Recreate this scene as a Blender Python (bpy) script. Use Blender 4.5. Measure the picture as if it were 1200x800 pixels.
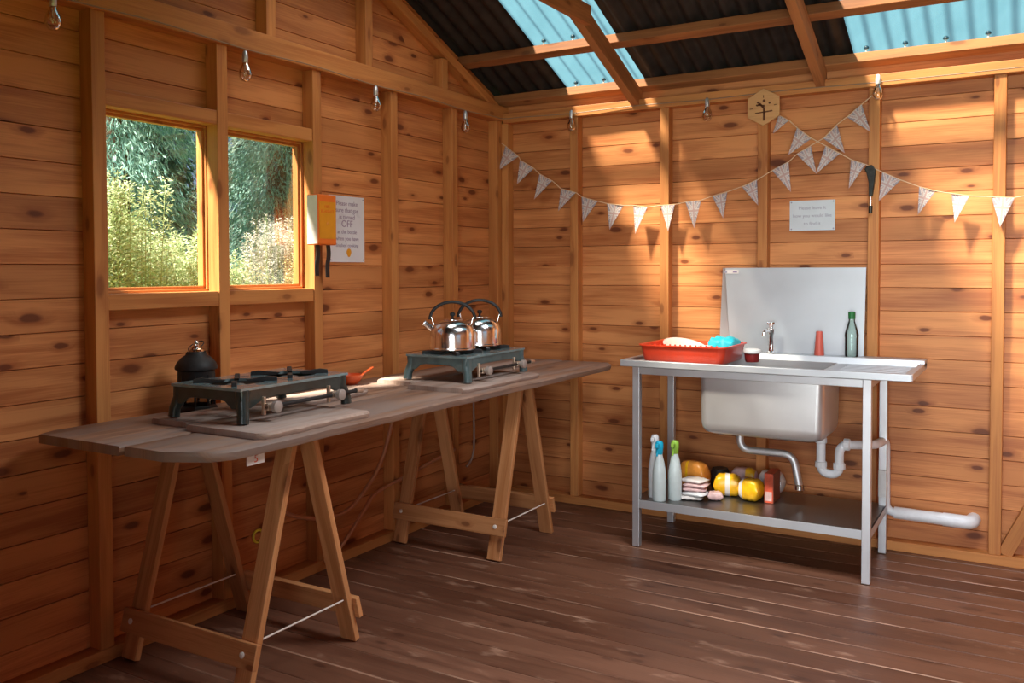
import bpy, math, random
import numpy as np
from mathutils import Vector, Matrix
random.seed(7); rng = np.random.default_rng(7)
SC = bpy.context.scene
for o in list(bpy.data.objects): bpy.data.objects.remove(o)
COL = SC.collection

# ------------------------------------------------------------ camera, sky, sun, exposure
cam_d = bpy.data.cameras.new('camera'); cam = bpy.data.objects.new('camera', cam_d); COL.objects.link(cam)
R = [[0.86277167, 0.50558548, -0.00289502], [-0.01283986, 0.02763439, 0.99953563], [-0.50543070, 0.86233385, -0.03033381]]
CAM = Vector((3.082857, -5.086143, 1.48))
cam.matrix_world = Matrix(((R[0][0], R[1][0], -R[2][0], CAM.x), (R[0][1], R[1][1], -R[2][1], CAM.y),
                           (R[0][2], R[1][2], -R[2][2], CAM.z), (0, 0, 0, 1)))
cam_d.sensor_fit = 'HORIZONTAL'; cam_d.sensor_width = 36.0
cam_d.lens = 1042.352 / 1200 * 36; cam_d.shift_x = 0; cam_d.shift_y = (347.846 - 400) / 1200
cam_d.clip_start = .05; cam_d.clip_end = 200
SC.camera = cam

EXPOSURE = 0.04
SUN = 31.0; SKY = 2.0; DOOR = 34.0; SIDE = 0.5; OVERHEAD = 62.0
vs = SC.view_settings
SC.display_settings.display_device = 'sRGB'
vs.view_transform = 'Standard'; vs.look = 'None'; vs.gamma = 1; vs.exposure = EXPOSURE; vs.use_curve_mapping = False
SC.cycles.max_bounces = 10; SC.cycles.diffuse_bounces = 6; SC.cycles.glossy_bounces = 4
SC.cycles.transmission_bounces = 6; SC.cycles.transparent_max_bounces = 16
SC.cycles.caustics_reflective = False; SC.cycles.caustics_refractive = False
SC.cycles.sample_clamp_indirect = 6

W = bpy.data.worlds.new('sky'); SC.world = W; W.use_nodes = True
wn = W.node_tree; wn.nodes.clear()
wo = wn.nodes.new('ShaderNodeOutputWorld'); wb = wn.nodes.new('ShaderNodeBackground')
st = wn.nodes.new('ShaderNodeTexSky'); st.sky_type = 'HOSEK_WILKIE'; st.turbidity = 4; st.ground_albedo = .3
st.sun_direction = Vector((-.278, -.525, .80)).normalized()
wb.inputs['Strength'].default_value = SKY
wn.links.new(st.outputs[0], wb.inputs[0]); wn.links.new(wb.outputs[0], wo.inputs[0])

def light(name, kind, loc, energy, color, direction, **kw):
    d = bpy.data.lights.new(name, kind); d.energy = energy; d.color = color
    for k, v in kw.items(): setattr(d, k, v)
    o = bpy.data.objects.new(name, d); COL.objects.link(o); o.location = loc
    o.rotation_euler = Vector(direction).to_track_quat('-Z', 'Y').to_euler()
    return o
light('sun', 'SUN', (-3, -6, 9), SUN, (1, .90, .76), (.278, .525, -.80), angle=math.radians(7.0))
# daylight coming in through the open double door and the side window behind the photographer
light('door_daylight', 'AREA', (3.4, -5.78, 1.15), DOOR, (.93, .97, 1), (-.05, 1, 0), shape='RECTANGLE', size=1.9, size_y=2.1, spread=math.radians(84))
light('skylight_daylight', 'AREA', (2.8, -1.95, 3.12), OVERHEAD, (.96, .97, 1), (0, -.1, -1), shape='RECTANGLE', size=1.0, size_y=1.0, spread=math.radians(140))
light('first_skylight_daylight', 'AREA', (.78, -1.75, 3.1), OVERHEAD * .12, (1, .95, .88), (.05, .2, -1), shape='RECTANGLE', size=.55, size_y=1.0, spread=math.radians(150))
light('side_daylight', 'AREA', (4.78, -3.6, 1.5), SIDE, (1, .95, .9), (-1, .1, -.05), shape='RECTANGLE', size=2.0, size_y=1.1)

# ------------------------------------------------------------ materials
def new_mat(name):
    m = bpy.data.materials.new(name); m.use_nodes = True; nt = m.node_tree; nt.nodes.clear()
    out = nt.nodes.new('ShaderNodeOutputMaterial'); return m, nt, out
def N(nt, t, **kw):
    n = nt.nodes.new(t)
    for k, v in kw.items(): setattr(n, k, v)
    return n
def L(nt, a, b): nt.links.new(a, b)
def setv(n, name, v): n.inputs[name].default_value = v
def math_n(nt, op, a, b=None, c=None, clamp=False):
    n = N(nt, 'ShaderNodeMath', operation=op); n.use_clamp = clamp
    for i, x in enumerate((a, b, c)):
        if x is None: continue
        if isinstance(x, (int, float)): n.inputs[i].default_value = x
        else: L(nt, x, n.inputs[i])
    return n.outputs[0]
def ramp(nt, fac, stops):
    r = N(nt, 'ShaderNodeValToRGB'); e = r.color_ramp.elements
    while len(e) < len(stops): e.new(.5)
    for i, (p, c) in enumerate(stops):
        e[i].position = p; e[i].color = tuple(c) + (1,) if len(c) == 3 else c
    L(nt, fac, r.inputs[0]); return r.outputs[0]
def mixc(nt, fac, a, b, mode='MIX'):
    n = N(nt, 'ShaderNodeMix', data_type='RGBA', blend_type=mode)
    for s, x in ((n.inputs[0], fac), (n.inputs[6], a), (n.inputs[7], b)):
        if isinstance(x, (int, float)): s.default_value = x
        elif isinstance(x, tuple): s.default_value = x + (1,) if len(x) == 3 else x
        else: L(nt, x, s)
    return n.outputs[2]

def plain(name, col, rough=.5, metal=0.0, spec=.5, noise=.025, scale=30, bump=0, coat=0, emit=None, trans=0, ior=1.45, alpha=1):
    """a procedural material: base colour with soft mottling and roughness variation"""
    m, nt, out = new_mat(name); b = N(nt, 'ShaderNodeBsdfPrincipled')
    tc = N(nt, 'ShaderNodeTexCoord'); no = N(nt, 'ShaderNodeTexNoise'); setv(no, 'Scale', scale); setv(no, 'Detail', 4)
    L(nt, tc.outputs['Object'], no.inputs['Vector'])
    lo = tuple(max(0, c * (1 - noise * 2)) for c in col); hi = tuple(min(1, c * (1 + noise * 2)) for c in col)
    L(nt, ramp(nt, no.outputs[0], [(.3, lo), (.7, hi)]), b.inputs['Base Color'])
    rr = math_n(nt, 'MULTIPLY_ADD', no.outputs[0], .16, max(.02, rough - .08)); L(nt, rr, b.inputs['Roughness'])
    setv(b, 'Metallic', metal); setv(b, 'Specular IOR Level', spec); setv(b, 'IOR', ior)
    setv(b, 'Transmission Weight', trans); setv(b, 'Coat Weight', coat); setv(b, 'Alpha', alpha)
    if bump:
        bp = N(nt, 'ShaderNodeBump'); setv(bp, 'Strength', bump); setv(bp, 'Distance', .01)
        L(nt, no.outputs[0], bp.inputs['Height']); L(nt, bp.outputs[0], b.inputs['Normal'])
    L(nt, b.outputs[0], out.inputs[0]); return m

def wood(name, light_c, dark_c, knot=1.0, rough=.5, spec=.35, var=.25, su=1.3, sv=16, bump=.15, ku=3.3, kv=8.1,
         worn=None, grey=None):
    """sawn timber: UV u runs along the grain and v across it, in metres; every board is its own island"""
    m, nt, out = new_mat(name); b = N(nt, 'ShaderNodeBsdfPrincipled')
    uv = N(nt, 'ShaderNodeUVMap'); geo = N(nt, 'ShaderNodeNewGeometry'); oi = N(nt, 'ShaderNodeObjectInfo')
    rnd = math_n(nt, 'ADD', geo.outputs['Random Per Island'], oi.outputs['Random'])
    rnd = math_n(nt, 'FRACT', rnd)
    sep = N(nt, 'ShaderNodeSeparateXYZ'); L(nt, uv.outputs[0], sep.inputs[0]); u, v = sep.outputs[0], sep.outputs[1]
    r50 = math_n(nt, 'MULTIPLY', rnd, 57.0)
    def vec(a, bb, z=None):
        c = N(nt, 'ShaderNodeCombineXYZ'); L(nt, math_n(nt, 'MULTIPLY', u, a), c.inputs[0]); L(nt, math_n(nt, 'MULTIPLY', v, bb), c.inputs[1])
        L(nt, r50 if z is None else z, c.inputs[2]); return c.outputs[0]
    # knots
    wob = N(nt, 'ShaderNodeTexNoise'); setv(wob, 'Scale', 1); L(nt, vec(9, 14), wob.inputs['Vector'])
    vo = N(nt, 'ShaderNodeTexVoronoi', feature='F1', voronoi_dimensions='2D'); setv(vo, 'Scale', 1); setv(vo, 'Randomness', 1)
    kc = N(nt, 'ShaderNodeCombineXYZ'); L(nt, math_n(nt, 'MULTIPLY_ADD', u, ku, math_n(nt, 'MULTIPLY', rnd, 91.0)), kc.inputs[0]); L(nt, math_n(nt, 'MULTIPLY_ADD', v, kv, math_n(nt, 'MULTIPLY', rnd, 37.0)), kc.inputs[1])
    L(nt, kc.outputs[0], vo.inputs['Vector'])
    d = math_n(nt, 'MULTIPLY_ADD', wob.outputs[0], .16, vo.outputs['Distance']); d = math_n(nt, 'SUBTRACT', d, .08)
    scv = N(nt, 'ShaderNodeSeparateColor'); L(nt, vo.outputs['Color'], scv.inputs[0])
    d = math_n(nt, 'MULTIPLY', d, math_n(nt, 'MULTIPLY_ADD', scv.outputs[1], 1.1, .85))
    sc = N(nt, 'ShaderNodeSeparateColor'); L(nt, vo.outputs['Color'], sc.inputs[0])
    pick = math_n(nt, 'GREATER_THAN', sc.outputs[0], .55)
    core = math_n(nt, 'MULTIPLY', ramp(nt, d, [(.09, (1, 1, 1)), (.16, (0, 0, 0))]), pick)
    halo = math_n(nt, 'MULTIPLY', ramp(nt, d, [(.10, (1, 1, 1)), (.36, (0, 0, 0))]), pick)
    # grain bends round the knots
    vv = math_n(nt, 'MULTIPLY_ADD', halo, .03, v)
    c = N(nt, 'ShaderNodeCombineXYZ'); L(nt, math_n(nt, 'MULTIPLY', u, su), c.inputs[0]); L(nt, math_n(nt, 'MULTIPLY', vv, sv), c.inputs[1]); L(nt, r50, c.inputs[2])
    g = N(nt, 'ShaderNodeTexNoise'); setv(g, 'Scale', 1); setv(g, 'Detail', 5); setv(g, 'Roughness', .55); setv(g, 'Distortion', .5); L(nt, c.outputs[0], g.inputs['Vector'])
    f = N(nt, 'ShaderNodeTexNoise'); setv(f, 'Scale', 1); setv(f, 'Detail', 2); L(nt, vec(su * 3, sv * 12), f.inputs['Vector'])
    gr = math_n(nt, 'MULTIPLY_ADD', f.outputs[0], .3, math_n(nt, 'MULTIPLY', g.outputs[0], .8))
    col = ramp(nt, gr, [(.40, dark_c), (.62, light_c)])
    big = N(nt, 'ShaderNodeTexNoise'); setv(big, 'Scale', 1); setv(big, 'Detail', 2); L(nt, vec(1.2, 3), big.inputs['Vector'])
    col = mixc(nt, 1.0, col, ramp(nt, big.outputs[0], [(.3, (.8, .78, .76)), (.7, (1.12, 1.12, 1.12))]), 'MULTIPLY')
    k1 = (dark_c[0] * .62, dark_c[1] * .45, dark_c[2] * .4); k2 = (dark_c[0] * .30, dark_c[1] * .22, dark_c[2] * .22)
    if knot:
        col = mixc(nt, math_n(nt, 'MULTIPLY', halo, .55 * knot), col, k1)
        col = mixc(nt, math_n(nt, 'MULTIPLY', core, .85 * knot), col, k2)
    # board to board difference
    va = math_n(nt, 'MULTIPLY_ADD', rnd, var, 1 - var * .55)
    cc = N(nt, 'ShaderNodeCombineColor'); L(nt, va, cc.inputs[0]); L(nt, math_n(nt, 'POWER', va, 1.25), cc.inputs[1]); L(nt, math_n(nt, 'POWER', va, 1.4), cc.inputs[2])
    col = mixc(nt, 1.0, col, cc.outputs[0], 'MULTIPLY')
    rgh = rough
    if worn:       # pale worn edges and scuffs of a painted floor; v runs 0..width across each board
        wid, wc = worn
        e = math_n(nt, 'ABSOLUTE', math_n(nt, 'SUBTRACT', v, wid / 2))
        br = N(nt, 'ShaderNodeTexNoise'); setv(br, 'Scale', 1); setv(br, 'Detail', 3); L(nt, vec(1.1, 2), br.inputs['Vector'])
        edge = ramp(nt, math_n(nt, 'DIVIDE', e, wid / 2), [(.90, (0, 0, 0)), (.97, (1, 1, 1))])
        edge = math_n(nt, 'MULTIPLY', edge, ramp(nt, br.outputs[0], [(.50, (0, 0, 0)), (.64, (1, 1, 1))]))
        tcw = N(nt, 'ShaderNodeTexCoord'); sn = N(nt, 'ShaderNodeTexNoise'); setv(sn, 'Scale', 1); setv(sn, 'Detail', 6); setv(sn, 'Roughness', .6)
        mp = N(nt, 'ShaderNodeMapping'); setv(mp, 'Scale', (4, 11, 1)); L(nt, tcw.outputs['Object'], mp.inputs[0]); L(nt, mp.outputs[0], sn.inputs['Vector'])
        scuff = ramp(nt, sn.outputs[0], [(.60, (0, 0, 0)), (.74, (1, 1, 1))])
        col = mixc(nt, math_n(nt, 'MULTIPLY', edge, .9), col, wc)
        col = mixc(nt, math_n(nt, 'MULTIPLY', scuff, .45), col, wc)
    if grey:       # weathered: grey bloom following the grain
        gn = N(nt, 'ShaderNodeTexNoise'); setv(gn, 'Scale', 1); setv(gn, 'Detail', 4); L(nt, vec(2, 9), gn.inputs['Vector'])
        col = mixc(nt, ramp(nt, gn.outputs[0], [(.40, (0, 0, 0)), (.60, (.75, .75, .75))]), col, grey)
    L(nt, col, b.inputs['Base Color'])
    L(nt, math_n(nt, 'MULTIPLY_ADD', g.outputs[0], .25, rgh - .12), b.inputs['Roughness']); setv(b, 'Specular IOR Level', spec)
    if bump:
        bp = N(nt, 'ShaderNodeBump'); setv(bp, 'Strength', bump); setv(bp, 'Distance', .004)
        L(nt, gr, bp.inputs['Height']); L(nt, bp.outputs[0], b.inputs['Normal'])
    L(nt, b.outputs[0], out.inputs[0]); return m

MT = {}
MT['board'] = wood('pine_cladding', (.65, .268, .094), (.43, .140, .044), knot=1, rough=.5, var=.28)
MT['post'] = wood('pine_framing', (.61, .258, .078), (.46, .162, .046), knot=.6, rough=.55, var=.2, sv=22)
MT['roof_timber'] = wood('rough_roof_timber', (.44, .18, .065), (.27, .10, .035), knot=.5, rough=.7, var=.3)  # darker than the framing: backlit shade put into the colour
MT['floor'] = wood('stained_deck', (.175, .076, .044), (.105, .042, .025), knot=.5, rough=.42, spec=.5, var=.5, sv=14, worn=(.1445, (.62, .38, .26)))
MT['table'] = wood('weathered_board', (.36, .205, .13), (.17, .090, .058), knot=.5, rough=.55, var=.15, sv=15, bump=.4, grey=(.27, .215, .19))
MT['slab'] = wood('grey_plank', (.43, .31, .25), (.24, .155, .115), knot=.3, rough=.7, var=.15, sv=16, bump=.4, grey=(.42, .34, .30))
MT['trestle'] = wood('trestle_pine', (.62, .29, .12), (.44, .175, .06), knot=.7, rough=.5, var=.3, sv=24)
MT['plaque'] = wood('pale_ply', (.66, .36, .15), (.56, .28, .11), knot=0, rough=.55, var=.05, sv=18)
MT['burnt'] = plain('burnt_engraving', (.14, .045, .015), .7)
MT['steel'] = plain('brushed_steel', (.58, .61, .64), .5, .8, noise=.025, scale=4)
MT['steel_matt'] = plain('dull_steel', (.66, .67, .68), .40, .75, noise=.03, scale=4)
MT['steel_dark'] = plain('dark_reflection_steel', (.26, .245, .235), .38, 1.0, noise=.06, scale=5)  # dark reflection on the shelf top put into the base colour
MT['chrome'] = plain('chrome', (.8, .8, .8), .08, 1.0, noise=.02)
MT['kettle'] = plain('polished_kettle_steel', (.86, .88, .90), .17, 1.0, noise=.02)
MT['galv'] = plain('galvanised_tube', (.64, .66, .69), .45, .8, noise=.03, scale=6)
MT['enamel'] = plain('green_black_enamel', (.022, .034, .032), .32, 0, .6, noise=.15, scale=25, coat=.2)
MT['enamel_teal'] = plain('grey_teal_enamel', (.07, .115, .12), .34, 0, .6, noise=.12, scale=25, coat=.2)
MT['enamel_plate'] = plain('skylight_reflection_enamel', (.16, .24, .25), .24, 0, .8, noise=.12, scale=18, coat=.6)  # skylight reflection on the top plate painted in as lighter teal
MT['iron'] = plain('black_iron', (.018, .017, .017), .55, 0, .4, noise=.2, scale=40)
MT['blackplastic'] = plain('black_plastic', (.012, .012, .013), .4)
MT['brass'] = plain('dull_brass', (.62, .47, .36), .4, .7, noise=.1)
MT['knobgrey'] = plain('grey_knob', (.34, .28, .25), .5)
MT['whiteplastic'] = plain('white_plastic', (.72, .74, .74), .35)
MT['red'] = plain('red_plastic', (.72, .055, .018), .35)
MT['darkred'] = plain('dark_red_plastic', (.25, .02, .02), .4)
MT['pink'] = plain('pink_plastic', (.80, .48, .43), .5)
MT['cyan'] = plain('cyan_plastic', (.02, .55, .66), .45)
MT['orange'] = plain('orange_bowl', (.60, .095, .022), .4, coat=.3)
MT['boxorange'] = plain('orange_case', (.80, .17, .02), .4)
MT['boxamber'] = plain('amber_label', (.72, .29, .012), .45)
MT['paper'] = plain('laminated_paper', (.70, .72, .78), .3, noise=.03, scale=6)
MT['papergreen'] = plain('laminated_notice', (.66, .72, .76), .2, noise=.04, scale=6)
MT['ink'] = plain('purple_ink', (.30, .24, .36), .5)
MT['greyink'] = plain('grey_ink', (.33, .33, .41), .5)
MT['sunlogo'] = plain('amber_drop', (.75, .32, .02), .5)
MT['flagwhite'] = plain('flag_white', (.62, .56, .53), .9)
MT['flagblue'] = plain('flag_blue', (.34, .29, .32), .9)
MT['flagred'] = plain('flag_red', (.52, .35, .32), .9)
MT['string'] = plain('cotton_string', (.75, .52, .32), .9)
MT['cable'] = plain('clear_cable', (.35, .22, .14), .4)
MT['hose'] = plain('orange_gas_hose', (.48, .20, .10), .45)
MT['greyhose'] = plain('grey_hose', (.34, .22, .17), .5)
MT['rope'] = plain('white_cord', (.76, .68, .60), .7)
MT['pvc'] = plain('white_pvc', (.80, .84, .88), .35)
MT['spray_white'] = plain('white_bottle', (.76, .78, .80), .3)
MT['spray_grey'] = plain('frosted_bottle', (.60, .70, .70), .3)
MT['spray_blue'] = plain('blue_cap', (.01, .42, .66), .35)
MT['spray_green'] = plain('green_cap', (.26, .48, .06), .35)
MT['yellow'] = plain('yellow_wrapper', (.85, .46, .015), .25, noise=.1)
MT['wrapwhite'] = plain('white_wrapper', (.74, .70, .68), .3)
MT['wraporange'] = plain('orange_wrapper', (.70, .28, .05), .25, noise=.15, scale=18)
MT['wrappink'] = plain('pink_wrapper', (.62, .42, .42), .35, noise=.15, scale=25)
MT['boxred'] = plain('red_packet', (.62, .10, .05), .35, noise=.2, scale=22)
MT['boxbrown'] = plain('brown_card', (.22, .055, .03), .5)
MT['tool'] = plain('black_tool', (.02, .02, .015), .35, noise=.4, scale=60)
MT['yellowtape'] = plain('yellow_ring', (.80, .66, .06), .5)
MT['bark'] = plain('bark', (.10, .06, .04), .9, noise=.3, bump=.5)
MT['capred'] = plain('faded_red', (.68, .13, .09), .4)
MT['greencap'] = plain('dark_green_cap', (.02, .16, .045), .4)
MT['bitumen'] = plain('black_bitumen_sheet', (.022, .019, .018), .6, 0, .4, noise=.25, scale=14)
MT['screwcap'] = plain('dark_screw_cap', (.02, .06, .09), .4)

def glass_mat(name, tint, gloss=.08, rough=.02):
    m, nt, out = new_mat(name); t = N(nt, 'ShaderNodeBsdfTransparent'); setv(t, 'Color', tint + (1,))
    g = N(nt, 'ShaderNodeBsdfGlossy'); setv(g, 'Roughness', rough); fr = N(nt, 'ShaderNodeFresnel'); setv(fr, 'IOR', 1.45)
    no = N(nt, 'ShaderNodeTexNoise'); setv(no, 'Scale', 3)
    k = math_n(nt, 'MULTIPLY', fr.outputs[0], math_n(nt, 'MULTIPLY_ADD', no.outputs[0], .05, gloss * 10))
    mx = N(nt, 'ShaderNodeMixShader'); L(nt, k, mx.inputs[0]); L(nt, t.outputs[0], mx.inputs[1]); L(nt, g.outputs[0], mx.inputs[2])
    L(nt, mx.outputs[0], out.inputs[0]); return m
MT['pane'] = glass_mat('window_glass', (.97, .98, .97), .02)
MT['bulb'] = glass_mat('clear_bulb_glass', (.99, .99, .99), .25)
MT['lanternglass'] = glass_mat('lantern_glass', (.55, .5, .45), .1)
MT['bottleglass'] = glass_mat('green_bottle_glass', (.90, .97, .94), .14)

# translucent roofing: lets part of the sun straight through, scatters the rest
m, nt, out = new_mat('translucent_roof_sheet')
tl = N(nt, 'ShaderNodeBsdfTranslucent'); tp = N(nt, 'ShaderNodeBsdfTransparent'); df = N(nt, 'ShaderNodeBsdfDiffuse')
no = N(nt, 'ShaderNodeTexNoise'); setv(no, 'Scale', 6); setv(no, 'Detail', 5); tc = N(nt, 'ShaderNodeTexCoord'); L(nt, tc.outputs['Object'], no.inputs['Vector'])
L(nt, ramp(nt, no.outputs[0], [(.3, (.12, .29, .37)), (.7, (.15, .34, .43))]), tl.inputs[0])
setv(tp, 'Color', (.90, .90, .87, 1)); setv(df, 'Color', (.12, .30, .36, 1))
m1 = N(nt, 'ShaderNodeMixShader'); setv(m1, 0, .72); L(nt, tl.outputs[0], m1.inputs[1]); L(nt, tp.outputs[0], m1.inputs[2])
m2 = N(nt, 'ShaderNodeMixShader'); setv(m2, 0, .10); L(nt, m1.outputs[0], m2.inputs[1]); L(nt, df.outputs[0], m2.inputs[2])
L(nt, m2.outputs[0], out.inputs[0]); MT['skylight'] = m

def leaf_mat(name, c1, c2, trans=.35):
    m, nt, out = new_mat(name); b = N(nt, 'ShaderNodeBsdfDiffuse'); t = N(nt, 'ShaderNodeBsdfTranslucent'); geo = N(nt, 'ShaderNodeNewGeometry')
    col = ramp(nt, geo.outputs['Random Per Island'], [(0, c1), (1, c2)])
    L(nt, col, b.inputs[0]); L(nt, col, t.inputs[0]); mx = N(nt, 'ShaderNodeMixShader'); setv(mx, 0, trans)
    L(nt, b.outputs[0], mx.inputs[1]); L(nt, t.outputs[0], mx.inputs[2]); L(nt, mx.outputs[0], out.inputs[0]); return m
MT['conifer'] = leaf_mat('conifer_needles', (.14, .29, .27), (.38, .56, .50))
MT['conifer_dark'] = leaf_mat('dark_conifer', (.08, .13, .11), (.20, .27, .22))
MT['shrub'] = leaf_mat('pale_shrub', (.30, .42, .20), (.68, .70, .46))
MT['shrub_dry'] = leaf_mat('dry_shrub', (.30, .26, .12), (.60, .52, .33))
MT['shrub_white'] = leaf_mat('flowering_shrub', (.40, .38, .32), (.75, .72, .66))
MT['stem'] = plain('green_stem', (.30, .36, .16), .7)
MT['grass'] = plain('lawn', (.10, .16, .04), .9, noise=.3, scale=8, bump=.4)

# ------------------------------------------------------------ mesh builder
OFF = {}
class MB:
    def __init__(s): s.v, s.f, s.uv, s.mi = [], [], [], []
    def face(s, idx, uvs=None, mi=0):
        s.f.append(tuple(idx)); s.uv.append(uvs or [(s.v[i][0] + s.v[i][1] * .3, s.v[i][2]) for i in idx]); s.mi.append(mi)
    def box(s, o, a, b, c, mi=0):
        """box from corner o with edge vectors a (along grain), b, c"""
        o, a, b, c = map(Vector, (o, a, b, c)); n = len(s.v)
        if a.cross(b).dot(c) < 0: o = o + c; c = -c
        for k in range(8): s.v.append(tuple(o + a * (k & 1) + b * (k >> 1 & 1) + c * (k >> 2 & 1)))
        la, lb, lc = a.length, b.length, c.length
        def uvs(ids, ax):
            r = []
            for i in ids:
                A, B, Cc = (i & 1) * la, (i >> 1 & 1) * lb, (i >> 2 & 1) * lc
                r.append({'ab': (A, B), 'ac': (A, Cc + lb), 'bc': (B * .2, Cc)}[ax])
            return r
        for ids, ax in (((0, 2, 3, 1), 'ab'), ((4, 5, 7, 6), 'ab'), ((0, 1, 5, 4), 'ac'), ((2, 6, 7, 3), 'ac'), ((0, 4, 6, 2), 'bc'), ((1, 3, 7, 5), 'bc')):
            s.face([n + i for i in ids], uvs(ids, ax), mi)
        return s
    def bx(s, x0, x1, y0, y1, z0, z1, mi=0):
        d = sorted([(abs(x1 - x0), Vector((x1 - x0, 0, 0))), (abs(y1 - y0), Vector((0, y1 - y0, 0))), (abs(z1 - z0), Vector((0, 0, z1 - z0)))], key=lambda t: -t[0])
        return s.box((x0, y0, z0), d[0][1], d[1][1], d[2][1], mi)
    def bar(s, p0, p1, b, c, mi=0):
        """timber from p0 to p1, section vectors b and c centred on the line"""
        p0, p1, b, c = map(Vector, (p0, p1, b, c)); return s.box(p0 - b / 2 - c / 2, p1 - p0, b, c, mi)
    def sweep(s, prof, fa, fb, place, mi=0):
        """profile [(p,q)] swept from fa(p) to fb(p); place(s,p,q)->xyz"""
        n = len(s.v); k = len(prof)
        for f in (fa, fb):
            for p, q in prof: s.v.append(tuple(place(f(p), p, q)))
        for i in range(k):
            j = (i + 1) % k; (p, q), (p2, q2) = prof[i], prof[j]
            s.face((n + i, n + j, n + k + j, n + k + i), [(fa(p), p), (fa(p2), p2), (fb(p2), p2), (fb(p), p)], mi)
        s.face(tuple(n + i for i in range(k))[::-1], None, mi); s.face(tuple(n + k + i for i in range(k)), None, mi); return s
    def tube(s, pts, r, n=10, mi=0, cap=True, closed=False):
        P = [Vector(p) for p in pts]; m = len(P); rs = r if isinstance(r, (list, tuple)) else [r] * m
        t = [(P[(i + 1) % m if closed else min(i + 1, m - 1)] - P[(i - 1) % m if closed else max(i - 1, 0)]).normalized() for i in range(m)]
        ref = Vector((0, 0, 1)) if abs(t[0].z) < .9 else Vector((1, 0, 0)); x = t[0].cross(ref).normalized(); base = len(s.v); ln = 0
        for i in range(m):
            x = (x - t[i] * x.dot(t[i])).normalized(); y = t[i].cross(x)
            for k in range(n):
                a = 2 * math.pi * k / n; s.v.append(tuple(P[i] + (x * math.cos(a) + y * math.sin(a)) * rs[i]))
        for i in range(m if closed else m - 1):
            i2 = (i + 1) % m
            for k in range(n):
                k2 = (k + 1) % n; s.face((base + i * n + k, base + i * n + k2, base + i2 * n + k2, base + i2 * n + k), None, mi)
        if cap and not closed:
            s.face([base + k for k in range(n)][::-1], None, mi); s.face([base + (m - 1) * n + k for k in range(n)], None, mi)
        return s
    def lathe(s, prof, c=(0, 0, 0), n=24, mi=0, M=None):
        base = len(s.v); c = Vector(c)
        for r, z in prof:
            for k in range(n):
                a = 2 * math.pi * k / n; p = Vector((r * math.cos(a), r * math.sin(a), z)); s.v.append(tuple((M @ p if M else p) + c))
        for i in range(len(prof) - 1):
            for k in range(n):
                k2 = (k + 1) % n; s.face((base + i * n + k, base + i * n + k2, base + (i + 1) * n + k2, base + (i + 1) * n + k), None, mi)
        s.face([base + k for k in range(n)][::-1], None, mi); s.face([base + (len(prof) - 1) * n + k for k in range(n)], None, mi); return s
    def prism(s, poly, vec, mi=0, mi_side=None):
        """polygon (list of xyz) extruded by vec"""
        n = len(s.v); k = len(poly); vec = Vector(vec)
        for p in poly: s.v.append(tuple(p))
        for p in poly: s.v.append(tuple(Vector(p) + vec))
        s.face(tuple(range(n, n + k))[::-1], None, mi); s.face(tuple(range(n + k, n + 2 * k)), None, mi)
        for i in range(k):
            j = (i + 1) % k; s.face((n + i, n + j, n + k + j, n + k + i), None, mi if mi_side is None else mi_side)
        return s
    def build(s, name, mats, parent=None, local=False, bevel=0, smooth=None, base=None, seg=2):
        me = bpy.data.meshes.new(name)
        if parent is not None: off = Vector((0, 0, 0)) if local else Vector(OFF[parent.name])
        else:
            A = np.array(s.v); off = Vector(base) if base else Vector(((A[:, 0].min() + A[:, 0].max()) / 2, (A[:, 1].min() + A[:, 1].max()) / 2, A[:, 2].min()))
        me.from_pydata([tuple(Vector(p) - off) for p in s.v], [], s.f)
        if not isinstance(mats, (list, tuple)): mats = [mats]
        for x in mats: me.materials.append(MT[x] if isinstance(x, str) else x)
        uvl = me.uv_layers.new(name='UVMap'); flat = np.array([c for f in s.uv for q in f for c in q], dtype=np.float32)
        uvl.data.foreach_set('uv', flat); me.polygons.foreach_set('material_index', np.array(s.mi, dtype=np.int32))
        me.update(); me.validate(clean_customdata=False)
        if smooth is not None:
            me.polygons.foreach_set('use_smooth', [True] * len(me.polygons))
            me.set_sharp_from_angle(angle=math.radians(smooth))
        o = bpy.data.objects.new(name, me); COL.objects.link(o)
        if parent is not None: o.parent = parent; OFF[o.name] = OFF[parent.name]
        else: o.location = off; OFF[o.name] = tuple(off)
        if bevel:
            md = o.modifiers.new('bevel', 'BEVEL'); md.width = bevel; md.segments = seg; md.limit_method = 'ANGLE'; md.angle_limit = math.radians(40)
        return o
def tag(o, label, cat, group=None, kind=None):
    o['label'] = label; o['category'] = cat
    if group: o['group'] = group
    if kind: o['kind'] = kind
    return o
def thing(name, label, cat, loc, group=None, rz=0, kind=None):
    o = bpy.data.objects.new(name, None); COL.objects.link(o); o.location = loc; o.rotation_euler = (0, 0, rz); o.empty_display_size = .1
    OFF[o.name] = tuple(loc); return tag(o, label, cat, group, kind)
def struct(o, label, cat): return tag(o, label, cat, None, 'structure')
TRIM = [0]
def trim(mb, label, mat='post', cat='timber', bevel=.003):
    TRIM[0] += 1
    return struct(mb.build('trim_%d' % TRIM[0], mat, bevel=bevel), label, cat)
def smooth_path(pts, k=6):
    P = [Vector(p) for p in pts]; out = []
    for i in range(len(P) - 1):
        p0, p1, p2, p3 = P[max(i - 1, 0)], P[i], P[i + 1], P[min(i + 2, len(P) - 1)]
        for j in range(k):
            t = j / k; out.append(.5 * ((2 * p1) + (p2 - p0) * t + (2 * p0 - 5 * p1 + 4 * p2 - p3) * t * t + (3 * p1 - p0 - 3 * p2 + p3) * t ** 3))
    out.append(P[-1]); return out
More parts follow.
